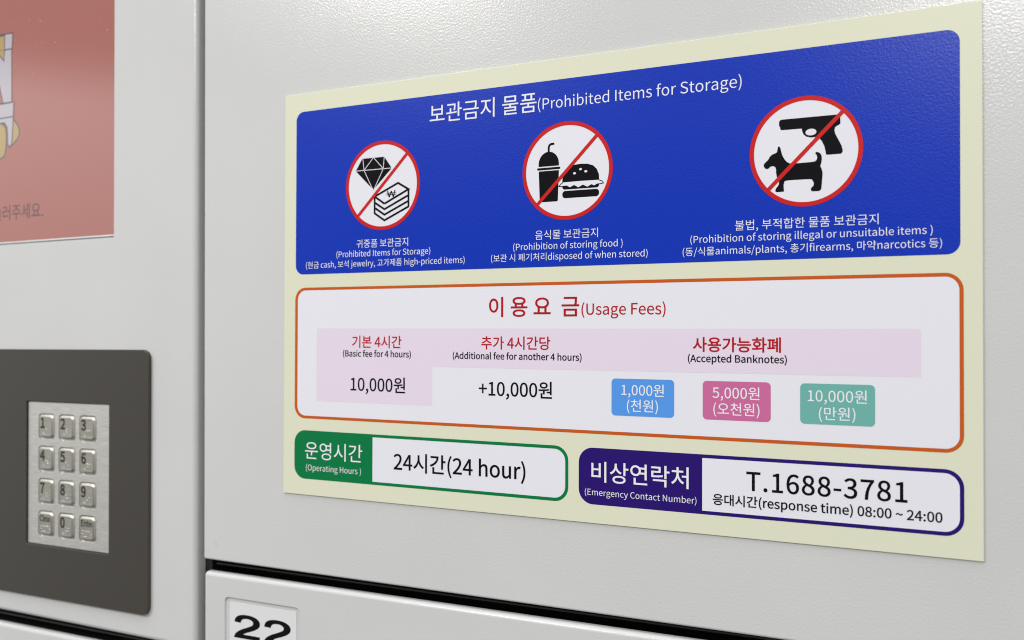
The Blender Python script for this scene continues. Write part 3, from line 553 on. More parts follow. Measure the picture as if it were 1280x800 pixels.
'마':'920;86 736 138 0 0 -195 86 152 0 195 138 0 501 152 -138 0 0 195 501 736 0 -195 -138 0|419 670 -84 0 0 -150 419 219 0 150 -84 0 167 219 84 0 0 150 167 670 0 -150 84 0|662 827 28 0 0 -302 662 -78 0 302 28 0 745 -78 -28 0 0 158 745 396 0 -158 49 0 893 396 -49 0 0 23 893 466 0 -23 -49 0 745 466 49 0 0 120 745 827 0 -120 -28 0',
'만':'920;87 745 139 0 0 -139 87 327 0 139 139 0 503 327 -139 0 0 139 503 745 0 -139 -139 0|422 678 -85 0 0 -95 422 394 0 95 -85 0 168 394 85 0 0 95 168 678 0 -95 85 0|669 827 28 0 0 -221 669 164 0 221 28 0 752 164 -28 0 0 106 752 483 0 -106 44 0 885 483 -44 0 0 23 885 552 0 -23 -44 0 752 552 44 0 0 92 752 827 0 -92 -28 0|189 227 27 0 0 -95 189 -58 0 95 201 0 792 -58 -201 0 0 23 792 10 0 -23 -174 0 271 10 174 0 0 72 271 227 0 -72 -27 0',
'물':'920;156 797 202 0 0 -92 156 521 0 92 202 0 761 521 -202 0 0 92 761 797 0 -92 -202 0|679 731 -147 0 0 -48 679 587 0 48 -147 0 237 587 147 0 0 48 237 731 0 -48 147 0|151 -3 0 50 0 -22 151 -68 0 22 213 0 789 -68 -213 0 0 22 789 -3 0 -22 -186 0 232 -3 186 0 0 30 232 87 0 -30 177 0 762 87 -177 0 0 68 762 291 0 -68 -88 0 499 291 88 0 0 29 499 379 0 -29 123 0 867 379 -123 0 0 22 867 446 0 -22 -272 0 50 446 272 0 0 -22 50 379 0 22 122 0 416 379 -122 0 0 -29 416 291 0 29 -89 0 149 291 89 0 0 -21 149 227 0 21 177 0 681 227 -177 0 0 -26 681 148 0 26 -177 0 151 148 177 0 0 -50',
'법':'920;177 576 0 -47 81 0 421 576 -81 0 0 -47 421 434 0 47 -81 0 177 434 81 0 0 47|215 289 27 0 0 -118 215 -65 0 118 193 0 793 -65 -193 0 0 118 793 289 0 -118 -27 0 711 289 27 0 0 -36 711 180 0 36 -138 0 297 180 138 0 0 36 297 289 0 -36 -27 0|297 114 0 -37 138 0 711 114 -138 0 0 -37 711 3 0 37 -138 0 297 3 138 0 0 37|711 827 28 0 0 -74 711 605 0 74 -69 0 503 605 69 0 0 58 503 780 0 -58 -27 0 421 780 27 0 0 -46 421 642 0 46 -81 0 177 642 81 0 0 46 177 780 0 -46 -28 0 94 780 28 0 0 -138 94 366 0 138 136 0 503 366 -136 0 0 57 503 536 0 -57 69 0 711 536 -69 0 0 -68 711 333 0 68 28 0 794 333 -28 0 0 165 794 827 0 -165 -28 0',
'보':'920;229 534 0 -55 153 0 689 534 -153 0 0 -55 689 368 0 55 -153 0 229 368 153 0 0 55|146 763 28 0 0 -154 146 300 0 154 90 0 417 300 -90 0 0 -65 417 106 0 65 -122 0 50 106 122 0 0 -23 50 37 0 23 273 0 870 37 -273 0 0 23 870 106 0 -23 -124 0 499 106 124 0 0 65 499 300 0 -65 91 0 771 300 -91 0 0 154 771 763 0 -154 -27 0 689 763 27 0 0 -54 689 602 0 54 -153 0 229 602 153 0 0 54 229 763 0 -54 -28 0',
'본':'920;240 612 0 -39 146 0 678 612 -146 0 0 -39 678 496 0 39 -146 0 240 496 146 0 0 39|50 333 122 0 0 -23 50 265 0 23 272 0 867 265 -272 0 0 23 867 333 0 -23 -122 0 500 333 122 0 0 32 500 429 0 -32 87 0 760 429 -87 0 0 121 760 791 0 -121 -27 0 678 791 27 0 0 -38 678 678 0 38 -146 0 240 678 146 0 0 38 240 791 0 -38 -27 0 158 791 27 0 0 -121 158 429 0 121 86 0 417 429 -86 0 0 -32 417 333 0 32 -122 0|155 193 28 0 0 -84 155 -58 0 84 207 0 776 -58 -207 0 0 23 776 10 0 -23 -179 0 238 10 179 0 0 61 238 193 0 -61 -28 0',
'부':'920;153 790 27 0 0 -130 153 399 0 130 204 0 765 399 -204 0 0 130 765 790 0 -130 -28 0 682 790 28 0 0 -41 682 666 0 41 -149 0 235 666 149 0 0 41 235 790 0 -41 -27 0|235 599 0 -44 149 0 682 599 -149 0 0 -44 682 467 0 44 -149 0 235 467 149 0 0 44|49 291 273 0 0 -22 49 224 0 22 122 0 416 224 -122 0 0 -101 416 -78 0 101 27 0 498 -78 -27 0 0 101 498 224 0 -101 124 0 869 224 -124 0 0 22 869 291 0 -22 -273 0',
'불':'920;158 813 27 0 0 -100 158 514 0 100 201 0 760 514 -201 0 0 100 760 813 0 -100 -27 0 678 813 27 0 0 -28 678 728 0 28 -146 0 240 728 146 0 0 28 240 813 0 -28 -27 0|240 665 0 -29 146 0 678 665 -146 0 0 -29 678 579 0 29 -146 0 240 579 146 0 0 29|151 -3 0 49 0 -22 151 -68 0 22 213 0 789 -68 -213 0 0 22 789 -3 0 -22 -186 0 232 -3 186 0 0 29 232 84 0 -29 177 0 762 84 -177 0 0 67 762 286 0 -67 -88 0 499 286 88 0 0 29 499 373 0 -29 123 0 867 373 -123 0 0 23 867 441 0 -23 -272 0 50 441 272 0 0 -23 50 373 0 23 122 0 416 373 -122 0 0 -29 416 286 0 29 -89 0 149 286 89 0 0 -21 149 223 0 21 177 0 681 223 -177 0 0 -26 681 144 0 26 -177 0 151 144 177 0 0 -49',
'비':'920;707 827 28 0 0 -302 707 -79 0 302 28 0 790 -79 -28 0 0 302 790 827 0 -302 -28 0|101 750 28 0 0 -204 101 139 0 204 142 0 527 139 -142 0 0 204 527 750 0 -204 -27 0 445 750 27 0 0 -79 445 512 0 79 -87 0 184 512 87 0 0 79 184 750 0 -79 -28 0|184 446 0 -79 87 0 445 446 -87 0 0 -79 445 208 0 79 -87 0 184 208 87 0 0 79',
'사':'920;271 749 27 0 0 -54 271 587 0 54 0 -166 37 182 132 66 17 -22 88 115 -17 22 102 54 313 415 -40 -133 40 -125 532 133 -98 51 17 22 583 199 -17 -22 -128 64 353 587 0 -160 0 54 353 749 0 -54 -27 0|662 827 28 0 0 -302 662 -78 0 302 28 0 745 -78 -28 0 0 156 745 390 0 -156 49 0 893 390 -49 0 0 24 893 461 0 -24 -49 0 745 461 49 0 0 122 745 827 0 -122 -28 0',
'상':'920;464 254 184 0 -185 0 166 89 0 104 0 -105 464 -76 -185 0 184 0 760 89 0 -105 0 104|464 188 -134 0 134 0 679 89 0 62 0 -63 464 -10 134 0 -134 0 248 89 0 -63 0 62|270 780 27 0 0 -31 270 688 0 31 0 -139 46 377 136 50 15 -22 90 311 -15 22 106 41 313 540 -38 -106 39 -93 528 336 -99 37 15 22 572 401 -15 -22 -130 45 352 681 0 -122 0 33 352 780 0 -33 -27 0|669 827 28 0 0 -183 669 278 0 183 28 0 752 278 -28 0 0 82 752 523 0 -82 44 0 885 523 -44 0 0 23 885 593 0 -23 -44 0 752 593 44 0 0 78 752 827 0 -78 -28 0',
'석':'920;190 242 201 0 0 -22 190 175 0 22 174 0 711 175 -174 0 0 -84 711 -78 0 84 28 0 794 -78 -28 0 0 107 794 242 0 -107 -201 0|711 827 28 0 0 -63 711 638 0 63 -66 0 514 638 66 0 0 -23 514 569 0 23 66 0 711 569 -66 0 0 -92 711 292 0 92 28 0 794 292 -28 0 0 178 794 827 0 -178 -28 0|276 781 27 0 0 -32 276 686 0 32 0 -138 51 378 137 49 15 -22 95 311 -15 22 106 41 319 539 -39 -105 38 -95 534 331 -100 38 15 22 578 397 -15 -22 -130 46 358 682 0 -124 0 33 358 781 0 -33 -27 0',
'세':'920;739 827 27 0 0 -302 739 -78 0 302 27 0 819 -78 -27 0 0 302 819 827 0 -302 -27 0|555 808 26 0 0 -102 555 503 0 102 -50 0 406 503 50 0 0 -23 406 434 0 23 50 0 555 434 -50 0 0 -155 555 -32 0 155 26 0 633 -32 -26 0 0 280 633 808 0 -280 -26 0|238 742 27 0 0 -58 238 569 0 58 0 -155 40 179 124 74 17 -21 92 117 -17 21 89 54 279 393 -33 -119 32 -109 457 137 -86 52 16 21 504 201 -16 -21 -118 72 318 572 0 -144 0 57 318 742 0 -57 -27 0',
'시':'920;707 827 28 0 0 -302 707 -79 0 302 28 0 790 -79 -28 0 0 302 790 827 0 -302 -28 0|288 749 28 0 0 -54 288 587 0 54 0 -172 45 179 135 63 17 -23 96 110 -17 23 106 53 331 413 -42 -136 42 -129 562 128 -102 50 17 22 612 194 -17 -22 -133 61 371 587 0 -165 0 54 371 749 0 -54 -28 0',
'식':'920;187 237 201 0 0 -23 187 169 0 23 174 0 708 169 -174 0 0 -82 708 -78 0 82 28 0 791 -78 -28 0 0 105 791 237 0 -105 -201 0|708 827 28 0 0 -181 708 283 0 181 28 0 791 283 -28 0 0 181 791 827 0 -181 -28 0|285 784 28 0 0 -29 285 696 0 29 0 -135 58 386 136 50 14 -22 100 320 -14 22 107 41 328 551 -39 -106 41 -99 554 336 -104 39 14 22 595 402 -14 -22 -134 47 369 696 0 -130 0 29 369 784 0 -29 -28 0',
'약':'920;164 247 196 0 0 -23 164 179 0 23 168 0 669 179 -168 0 0 -86 669 -78 0 86 28 0 752 -78 -28 0 0 108 752 247 0 -108 -196 0|302 773 137 0 -136 0 66 559 0 126 0 -127 302 345 -136 0 137 0 538 559 0 -127 0 126|302 702 -89 0 90 0 458 559 0 85 0 -86 302 415 90 0 -89 0 147 559 0 -86 0 85|669 827 28 0 0 -179 669 290 0 179 28 0 752 290 -28 0 0 45 752 426 0 -45 44 0 883 426 -44 0 0 23 883 496 0 -23 -44 0 752 496 44 0 0 41 752 620 0 -41 44 0 883 620 -44 0 0 23 883 689 0 -23 -44 0 752 689 44 0 0 46 752 827 0 -46 -28 0',
'연':'920;297 695 -89 0 87 0 450 542 0 90 0 -90 297 389 87 0 -89 0 143 542 0 -90 0 90|711 617 -65 0 0 -49 711 469 0 49 -64 0 518 469 64 0 7 23 529 542 0 -26 0 27 517 617 8 -23 65 0|297 769 76 0 -134 0 64 542 0 133 0 -132 297 316 -134 0 77 0 482 401 -42 -53 76 0 711 401 -76 0 0 -81 711 158 0 81 28 0 794 158 -28 0 0 223 794 826 0 -223 -28 0 711 826 28 0 0 -47 711 685 0 47 -77 0 481 685 77 0 -42 52|217 227 27 0 0 -95 217 -58 0 95 201 0 819 -58 -201 0 0 23 819 10 0 -23 -173 0 299 10 173 0 0 72 299 227 0 -72 -27 0',
'영':'920;297 702 -89 0 88 0 450 558 0 85 0 -84 297 414 88 0 -89 0 143 558 0 -84 0 85|496 270 186 0 -186 0 195 97 0 109 0 -109 496 -76 -186 0 186 0 797 97 0 -109 0 109|496 205 -136 0 137 0 716 97 0 68 0 -67 496 -10 137 0 -136 0 276 97 0 -67 0 68|517 629 8 -22 65 0 711 629 -65 0 0 -47 711 488 0 47 -64 0 518 488 64 0 7 22 529 558 0 -25 0 25|711 827 28 0 0 -44 711 696 0 44 -77 0 479 696 77 0 -42 48 297 773 76 0 -134 0 64 558 0 126 0 -126 297 343 -134 0 76 0 479 420 -42 -48 77 0 711 420 -77 0 0 -43 711 292 0 43 28 0 794 292 -28 0 0 178 794 827 0 -178 -28 0',
'오':'920;458 701 -143 0 144 0 707 531 0 102 0 -104 458 360 144 0 -143 0 210 531 0 -104 0 102|50 107 122 0 0 -23 50 38 0 23 273 0 870 38 -273 0 0 23 870 107 0 -23 -124 0 499 107 124 0 0 63 499 295 0 -63 169 13 787 531 0 -134 0 143 458 768 191 0 -190 0 130 531 0 143 0 -134 417 295 -169 13 0 -63 417 107 0 63 -122 0',
'요':'920;458 704 -145 0 145 0 707 537 0 101 0 -100 458 370 145 0 -145 0 210 537 0 -100 0 101|458 770 192 0 -191 0 130 537 0 141 0 -81 251 351 -75 40 0 -81 251 107 0 81 -67 0 50 107 67 0 0 -23 50 38 0 23 273 0 870 38 -273 0 0 23 870 107 0 -23 -67 0 668 107 67 0 0 82 668 352 0 -82 74 40 787 537 0 -81 0 141|333 107 84 0 0 71 333 320 0 -71 38 -10 458 305 -45 0 46 0 585 320 -38 -10 0 -71 585 107 0 71 -84 0',
'용':'920;458 244 193 0 -194 0 148 85 0 102 0 -104 458 -76 -194 0 193 0 767 85 0 -104 0 102|458 180 -142 0 141 0 684 85 0 60 0 -62 458 -12 141 0 -142 0 232 85 0 -62 0 60|458 745 -144 0 144 0 691 642 0 65 0 -65 458 539 144 0 -144 0 225 642 0 -65 0 65|458 810 196 0 -196 0 140 642 0 106 0 -61 251 507 -71 28 0 -42 251 380 0 42 -67 0 50 380 67 0 0 -22 50 313 0 22 272 0 867 313 -272 0 0 22 867 380 0 -22 -67 0 665 380 67 0 0 42 665 507 0 -42 71 28 776 642 0 -61 0 106|334 380 83 0 0 35 334 485 0 -35 37 -7 458 475 -46 0 46 0 583 485 -37 -7 0 -35 583 380 0 35 -83 0',
'운':'920;458 804 192 0 -191 0 141 622 0 112 0 -112 458 441 -191 0 192 0 775 622 0 -112 0 112|458 737 -137 0 138 0 687 622 0 71 0 -70 458 509 138 0 -137 0 229 622 0 -70 0 71|49 368 273 0 0 -23 49 300 0 23 125 0 424 300 -125 0 0 -61 424 117 0 61 28 0 508 117 -28 0 0 61 508 300 0 -61 120 0 869 300 -120 0 0 23 869 368 0 -23 -273 0|154 206 28 0 0 -88 154 -58 0 88 208 0 778 -58 -208 0 0 23 778 11 0 -23 -180 0 237 11 180 0 0 65 237 206 0 -65 -28 0',
'원':'920;339 790 132 0 -132 0 117 632 0 95 0 -96 339 475 -132 0 132 0 561 632 0 -96 0 95|339 728 -85 0 84 0 482 632 0 58 0 -58 339 537 84 0 -85 0 195 632 0 -58 0 58|56 340 -4 23 74 0 306 344 -90 -3 0 -58 306 170 0 58 28 0 389 170 -28 0 0 60 389 349 0 -60 82 5 634 375 -79 -13 -2 20 628 435 2 -20 -192 -24 45 408 167 1 4 -23|523 292 61 0 0 -20 523 232 0 20 61 0 707 232 -61 0 0 -31 707 139 0 31 28 0 790 139 -28 0 0 229 790 826 0 -229 -28 0 707 826 28 0 0 -178 707 292 0 178 -61 0|173 206 28 0 0 -88 173 -58 0 88 213 0 812 -58 -213 0 0 23 812 10 0 -23 -185 0 256 10 185 0 0 65 256 206 0 -65 -28 0',
'음':'920;458 807 196 0 -195 0 140 635 0 108 0 -107 458 465 -195 0 196 0 776 635 0 -107 0 108|458 741 -143 0 143 0 691 635 0 67 0 -65 458 531 143 0 -143 0 225 635 0 -65 0 67|150 232 206 0 0 -99 150 -66 0 99 206 0 767 -66 -206 0 0 99 767 232 0 -99 -206 0|686 165 -152 0 0 -54 686 2 0 54 -152 0 231 2 152 0 0 54 231 165 0 -54 152 0|50 388 272 0 0 -23 50 320 0 23 272 0 867 320 -272 0 0 23 867 388 0 -23 -272 0',
'응':'920;50 387 272 0 0 -22 50 320 0 22 272 0 867 320 -272 0 0 22 867 387 0 -22 -272 0|458 245 193 0 -194 0 148 84 0 104 0 -104 458 -78 -194 0 193 0 767 84 0 -104 0 104|458 181 -142 0 141 0 684 84 0 62 0 -62 458 -13 141 0 -142 0 232 84 0 -62 0 62|458 804 195 0 -195 0 140 632 0 107 0 -108 458 460 -195 0 195 0 776 632 0 -108 0 107|458 738 -143 0 143 0 691 632 0 67 0 -67 458 526 143 0 -143 0 225 632 0 -67 0 67',
'이':'920;707 827 28 0 0 -302 707 -79 0 302 28 0 790 -79 -28 0 0 302 790 827 0 -302 -28 0|313 757 133 0 -134 0 83 442 0 192 0 -193 313 126 -134 0 133 0 542 442 0 -193 0 192|313 683 -89 0 88 0 462 442 0 146 0 -147 313 200 88 0 -89 0 163 442 0 -147 0 146',
'적':'920;190 237 201 0 0 -23 190 169 0 23 174 0 711 169 -174 0 0 -82 711 -78 0 82 28 0 794 -78 -28 0 0 105 794 237 0 -105 -201 0|79 765 161 0 0 -23 79 697 0 23 67 0 280 697 -67 0 0 -12 280 661 0 12 0 -127 53 366 134 47 14 -22 96 300 -14 22 107 39 324 525 -39 -103 38 -93 541 321 -101 36 14 22 583 386 -14 -22 -131 46 364 662 0 -117 0 12 364 697 0 -12 66 0 562 697 -66 0 0 23 562 765 0 -23 -161 0|711 827 28 0 0 -79 711 591 0 79 -59 0 534 591 59 0 0 -23 534 522 0 23 59 0 711 522 -59 0 0 -79 711 286 0 79 28 0 794 286 -28 0 0 180 794 827 0 -180 -28 0',
'제':'920;738 827 26 0 0 -302 738 -78 0 302 26 0 817 -78 -26 0 0 302 817 827 0 -302 -26 0|557 806 26 0 0 -101 557 502 0 101 -50 0 408 502 50 0 0 -23 408 434 0 23 50 0 557 434 -50 0 0 -155 557 -31 0 155 26 0 635 -31 -26 0 0 279 635 806 0 -279 -26 0|64 721 138 0 0 -23 64 653 0 23 57 0 235 653 -57 0 0 -27 235 571 0 27 0 -165 39 165 125 76 17 -21 90 103 -17 21 90 56 276 388 -32 -123 32 -114 457 124 -88 53 17 21 507 186 -17 -21 -124 72 315 571 0 -157 0 27 315 653 0 -27 54 0 477 653 -54 0 0 23 477 721 0 -23 -138 0',
'주':'920;127 770 221 0 0 -22 127 704 0 22 95 0 412 704 -95 0 0 -2 412 699 0 2 0 -119 98 454 159 23 11 -22 130 388 -11 22 140 24 458 595 -54 -108 55 -108 788 388 -141 24 10 22 819 454 -10 -22 -159 23 505 699 0 -119 0 2 505 704 0 -2 95 0 789 704 -95 0 0 22 789 770 0 -22 -221 0|50 312 272 0 0 -23 50 244 0 23 122 0 416 244 -122 0 0 -107 416 -77 0 107 27 0 498 -77 -27 0 0 107 498 244 0 -107 123 0 867 244 -123 0 0 23 867 312 0 -23 -272 0',
'중':'920;458 177 -142 0 141 0 684 83 0 60 0 -60 458 -12 141 0 -142 0 232 83 0 -60 0 60|50 404 272 0 0 -23 50 336 0 23 122 0 417 336 -122 0 0 -32 417 241 0 32 -169 -8 148 83 0 95 0 -102 458 -76 -194 0 193 0 767 83 0 -102 0 95 499 241 168 -8 0 32 499 336 0 -32 123 0 867 336 -123 0 0 23 867 404 0 -23 -272 0|125 785 223 0 0 -22 125 718 0 22 93 0 405 718 -93 0 -7 -99 96 524 157 17 10 -22 125 458 -10 22 150 18 458 642 -48 -99 50 -99 792 458 -149 18 10 22 822 524 -10 -22 -159 17 512 718 7 -99 94 0 793 718 -94 0 0 22 793 785 0 -22 -223 0',
'지':'920;707 827 28 0 0 -302 707 -78 0 302 28 0 790 -78 -28 0 0 302 790 827 0 -302 -28 0|79 734 168 0 0 -23 79 665 0 23 70 0 289 665 -70 0 0 -38 289 551 0 38 0 -156 50 162 130 62 16 -22 98 96 -16 22 103 52 332 394 -41 -132 42 -124 568 118 -105 49 15 22 614 184 -15 -22 -133 58 373 551 0 -153 0 38 373 665 0 -38 70 0 584 665 -70 0 0 23 584 734 0 -23 -168 0',
'처':'920;517 464 65 0 0 -23 517 396 0 23 65 0 711 396 -65 0 0 -158 711 -79 0 158 28 0 794 -79 -28 0 0 302 794 827 0 -302 -28 0 711 827 28 0 0 -121 711 464 0 121 -65 0|280 810 28 0 0 -47 280 670 0 47 -68 0 76 670 68 0 0 -22 76 603 0 22 68 0 280 603 -68 0 0 -23 280 534 0 23 0 -155 52 161 132 63 15 -21 98 97 -15 21 103 50 322 377 -39 -125 40 -119 548 113 -103 47 15 21 594 177 -15 -21 -133 61 362 534 0 -149 0 23 362 603 0 -23 67 0 563 603 -67 0 0 22 563 670 0 -22 -67 0 363 670 67 0 0 47 363 810 0 -47 -28 0',
'천':'920;276 821 28 0 0 -38 276 706 0 38 -67 0 75 706 67 0 0 -22 75 639 0 22 67 0 276 639 -67 0 0 -9 276 611 0 9 0 -127 52 327 134 45 14 -22 93 262 -14 22 106 37 319 474 -39 -98 40 -91 543 278 -103 34 14 22 584 343 -14 -22 -134 43 358 611 0 -119 0 9 358 639 0 -9 67 0 558 639 -67 0 0 22 558 706 0 -22 -66 0 359 706 66 0 0 38 359 821 0 -38 -28 0|711 826 28 0 0 -93 711 548 0 93 -61 0 527 548 61 0 0 -23 527 480 0 23 61 0 711 480 -61 0 0 -110 711 151 0 110 28 0 794 151 -28 0 0 225 794 826 0 -225 -28 0|217 211 27 0 0 -90 217 -58 0 90 201 0 819 -58 -201 0 0 23 819 10 0 -23 -173 0 299 10 173 0 0 67 299 211 0 -67 -27 0',
'총':'920;458 224 195 0 -195 0 148 74 0 97 0 -97 458 -76 -195 0 195 0 767 74 0 -97 0 97|458 161 -143 0 142 0 684 74 0 56 0 -56 458 -13 142 0 -143 0 232 74 0 -56 0 56|417 470 27 0 0 -37 417 359 0 37 -122 0 50 359 122 0 0 -23 50 291 0 23 272 0 867 291 -272 0 0 23 867 359 0 -23 -123 0 499 359 123 0 0 37 499 470 0 -37 -27 0|134 739 94 0 0 -22 134 672 0 22 93 0 413 672 -93 0 -8 -98 97 490 170 16 9 -21 123 426 -9 21 149 15 458 584 -55 -89 55 -89 794 426 -150 15 8 21 819 490 -8 -21 -170 16 503 672 8 -98 94 0 784 672 -94 0 0 22 784 739 0 -22 -95 0 499 739 95 0 0 30 499 829 0 -30 -27 0 417 829 27 0 0 -30 417 739 0 30 -94 0',
'추':'920;50 280 272 0 0 -23 50 211 0 23 122 0 417 211 -122 0 0 -97 417 -79 0 97 27 0 499 -79 -27 0 0 97 499 211 0 -97 123 0 867 211 -123 0 0 23 867 280 0 -23 -272 0|417 827 27 0 0 -37 417 715 0 37 -96 0 129 715 96 0 0 -22 129 648 0 22 96 0 417 648 -96 0 0 -112 101 415 163 22 10 -22 131 349 -10 22 140 21 459 537 -58 -98 57 -97 785 349 -140 21 10 22 815 415 -10 -22 -163 22 500 648 0 -111 96 0 788 648 -96 0 0 22 788 715 0 -22 -96 0 499 715 96 0 0 37 499 827 0 -37 -27 0',
'폐':'920;742 827 27 0 0 -302 742 -78 0 302 27 0 822 -78 -27 0 0 302 822 827 0 -302 -27 0|450 378 40 0 0 -23 450 310 0 23 40 0 569 310 -40 0 0 -113 569 -30 0 113 26 0 647 -30 -26 0 0 278 647 805 0 -278 -26 0 569 805 26 0 0 -79 569 569 0 79 -40 0 450 569 40 0 0 -23 450 501 0 23 40 0 569 501 -40 0 0 -41 569 378 0 41 -40 0|50 143 -3 23 119 0 496 171 -140 -24 -2 21 490 233 2 -21 -29 -4 397 224 33 2 0 140 397 645 0 -140 25 0 471 645 -25 0 0 23 471 713 0 -23 -137 0 59 713 137 0 0 -23 59 645 0 23 25 0 133 645 -25 0 0 -144 133 214 0 144 -31 0 40 213 31 0 3 -23|209 645 0 -143 37 0 321 645 -37 0 0 -142 321 219 0 142 -37 -1 209 215 37 1 0 143',
'품':'920;686 151 -152 0 0 -50 686 2 0 50 -152 0 231 2 152 0 0 50 231 151 0 -50 152 0|150 217 89 0 0 -94 150 -66 0 94 206 0 767 -66 -206 0 0 94 767 217 0 -94 -89 0 499 217 89 0 0 35 499 323 0 -35 123 0 867 323 -123 0 0 22 867 390 0 -22 -272 0 50 390 272 0 0 -22 50 323 0 22 122 0 417 323 -122 0 0 -35 417 217 0 35 -89 0|129 542 44 0 0 -23 129 474 0 23 219 0 786 474 -219 0 0 23 786 542 0 -23 -44 0 653 542 44 0 0 63 653 730 0 -63 45 0 789 730 -45 0 0 23 789 798 0 -23 -221 0 126 798 221 0 0 -23 126 730 0 23 45 0 262 730 -45 0 0 -63 262 542 0 63 -44 0|345 730 0 -63 75 0 570 730 -75 0 0 -63 570 542 0 63 -75 0 345 542 75 0 0 63',
'한':'920;319 600 128 0 -129 0 102 431 0 102 0 -102 319 263 -129 0 128 0 535 431 0 -102 0 102|319 535 -82 0 82 0 456 431 0 63 0 -63 319 328 82 0 -82 0 182 431 0 -63 0 63|669 826 28 0 0 -226 669 148 0 226 28 0 752 148 -28 0 0 104 752 460 0 -104 44 0 885 460 -44 0 0 23 885 529 0 -23 -44 0 752 529 44 0 0 99 752 826 0 -99 -28 0|278 826 28 0 0 -37 278 716 0 37 -75 0 52 716 75 0 0 -22 52 649 0 22 178 0 586 649 -178 0 0 22 586 716 0 -22 -75 0 361 716 75 0 0 37 361 826 0 -37 -28 0|189 202 27 0 0 -87 189 -58 0 87 201 0 792 -58 -201 0 0 23 792 10 0 -23 -174 0 271 10 174 0 0 64 271 202 0 -64 -27 0',
'합':'920;183 261 27 0 0 -109 183 -66 0 109 190 0 752 -66 -190 0 0 109 752 261 0 -109 -28 0 669 261 28 0 0 -32 669 166 0 32 -135 0 265 166 135 0 0 32 265 261 0 -32 -27 0|265 101 0 -33 135 0 669 101 -135 0 0 -33 669 1 0 33 -135 0 265 1 135 0 0 33|319 625 129 0 -130 0 102 467 0 96 0 -97 319 308 -130 0 129 0 535 467 0 -97 0 96|319 562 -82 0 82 0 456 467 0 57 0 -59 319 371 82 0 -82 0 182 467 0 -59 0 57|669 827 28 0 0 -175 669 301 0 175 28 0 752 301 -28 0 0 75 752 526 0 -75 44 0 885 526 -44 0 0 23 885 596 0 -23 -44 0 752 596 44 0 0 77 752 827 0 -77 -28 0|278 835 28 0 0 -34 278 734 0 34 -75 0 52 734 75 0 0 -22 52 667 0 22 178 0 586 667 -178 0 0 22 586 734 0 -22 -75 0 361 734 75 0 0 34 361 835 0 -34 -28 0',
'현':'920;307 600 121 0 -120 0 103 427 0 103 0 -103 307 254 -120 0 121 0 512 427 0 -103 0 103|307 534 -75 0 75 0 434 427 0 64 0 -65 307 319 75 0 -75 0 181 427 0 -65 0 64|558 396 51 0 0 -22 558 329 0 22 51 0 711 329 -51 0 0 -64 711 136 0 64 28 0 794 136 -28 0 0 230 794 826 0 -230 -28 0 711 826 28 0 0 -80 711 586 0 80 -51 0 558 586 51 0 0 -23 558 518 0 23 51 0 711 518 -51 0 0 -41 711 396 0 41 -51 0|267 827 27 0 0 -37 267 716 0 37 -72 0 51 716 72 0 0 -22 51 649 0 22 169 0 558 649 -169 0 0 22 558 716 0 -22 -70 0 349 716 70 0 0 37 349 827 0 -37 -27 0|213 196 28 0 0 -85 213 -58 0 85 201 0 815 -58 -201 0 0 23 815 10 0 -23 -173 0 296 10 173 0 0 62 296 196 0 -62 -28 0',
'화':'920;326 533 -81 0 80 0 460 430 0 62 0 -62 326 328 80 0 -81 0 191 430 0 -62 0 62|326 598 126 0 -127 0 113 430 0 101 0 -89 284 266 -104 13 0 -33 284 167 0 33 -88 -3 39 164 72 0 4 -23 52 94 -4 23 157 0 616 131 -195 -35 -2 20 610 192 2 -20 -77 -11 367 170 83 4 0 32 367 266 0 -32 103 12 539 430 0 -90 0 101|664 827 28 0 0 -302 664 -78 0 302 28 0 747 -78 -28 0 0 150 747 373 0 -150 47 0 888 373 -47 0 0 23 888 443 0 -23 -47 0 747 443 47 0 0 128 747 827 0 -128 -28 0|284 825 28 0 0 -36 284 717 0 36 -76 0 55 717 76 0 0 -22 55 650 0 22 180 0 595 650 -180 0 0 22 595 717 0 -22 -76 0 367 717 76 0 0 36 367 825 0 -36 -28 0',
}
def parse(ch):
    adv, _, rest = GLYPHS[ch].partition(';')
    sp = []
    if rest:
        for s in rest.split('|'):
            v = [int(q) for q in s.split()]
            pts = []
            for i in range(0, len(v), 6):
                x, z = v[i], v[i + 1]
                pts.append((x + v[i + 2], z + v[i + 3], x, z, x + v[i + 4], z + v[i + 5]))
            sp.append(pts)
    return int(adv), sp
_cache = {}
def glyph(ch):
    if ch not in _cache:
        _cache[ch] = parse(ch)
    return _cache[ch]

def text_splines(s, x, z, sx, sz, track=0.0):
    out = []
    for ch in s:
        adv, sp = glyph(ch)
        for p in sp:
            out.append([(x + a * sx, z + b * sz, x + c * sx, z + d * sz, x + e_ * sx, z + f_ * sz)
                        for a, b, c, d, e_, f_ in p])
        x += adv * sx + track
    return out

def text(name, s, x, z, sx, sz, y, mat, parent, weight=0.0, track=0.0):
    return flat(name, (), y, mat, parent, text_splines(s, x, z, sx, sz, track), offset=weight * sx)

# ------------------------------------------------------------------ the locker bank
frame = empty('cabinet_frame', (0, 0.03, -0.24))
tag(frame, 'dark inner frame of the locker bank, seen only in the black gaps between its doors', 'frame')
def frame_part(name, outline, y0, y1, mat, **k):
    o = solid(name, outline, y0, y1, mat, None, **k)
    o.parent = frame
    o.matrix_parent_inverse = Matrix.Translation((0, -0.03, 0.24))
    return o
frame_part('back_panel', rrect(-420, -520, 640, 330, 0), 26, 30, BLACKM)
frame_part('rubber_seal_or_blocker', rrect(-54, -243.0, 640, -242.1, 0.3), 7.5, 26, RUBBER, bevel=0.2, seg=3)
frame_part('rubber_seal_or_blocker', rrect(-420, -291.4, -64, -290.5, 0.3), 7.5, 26, RUBBER, bevel=0.2, seg=3)

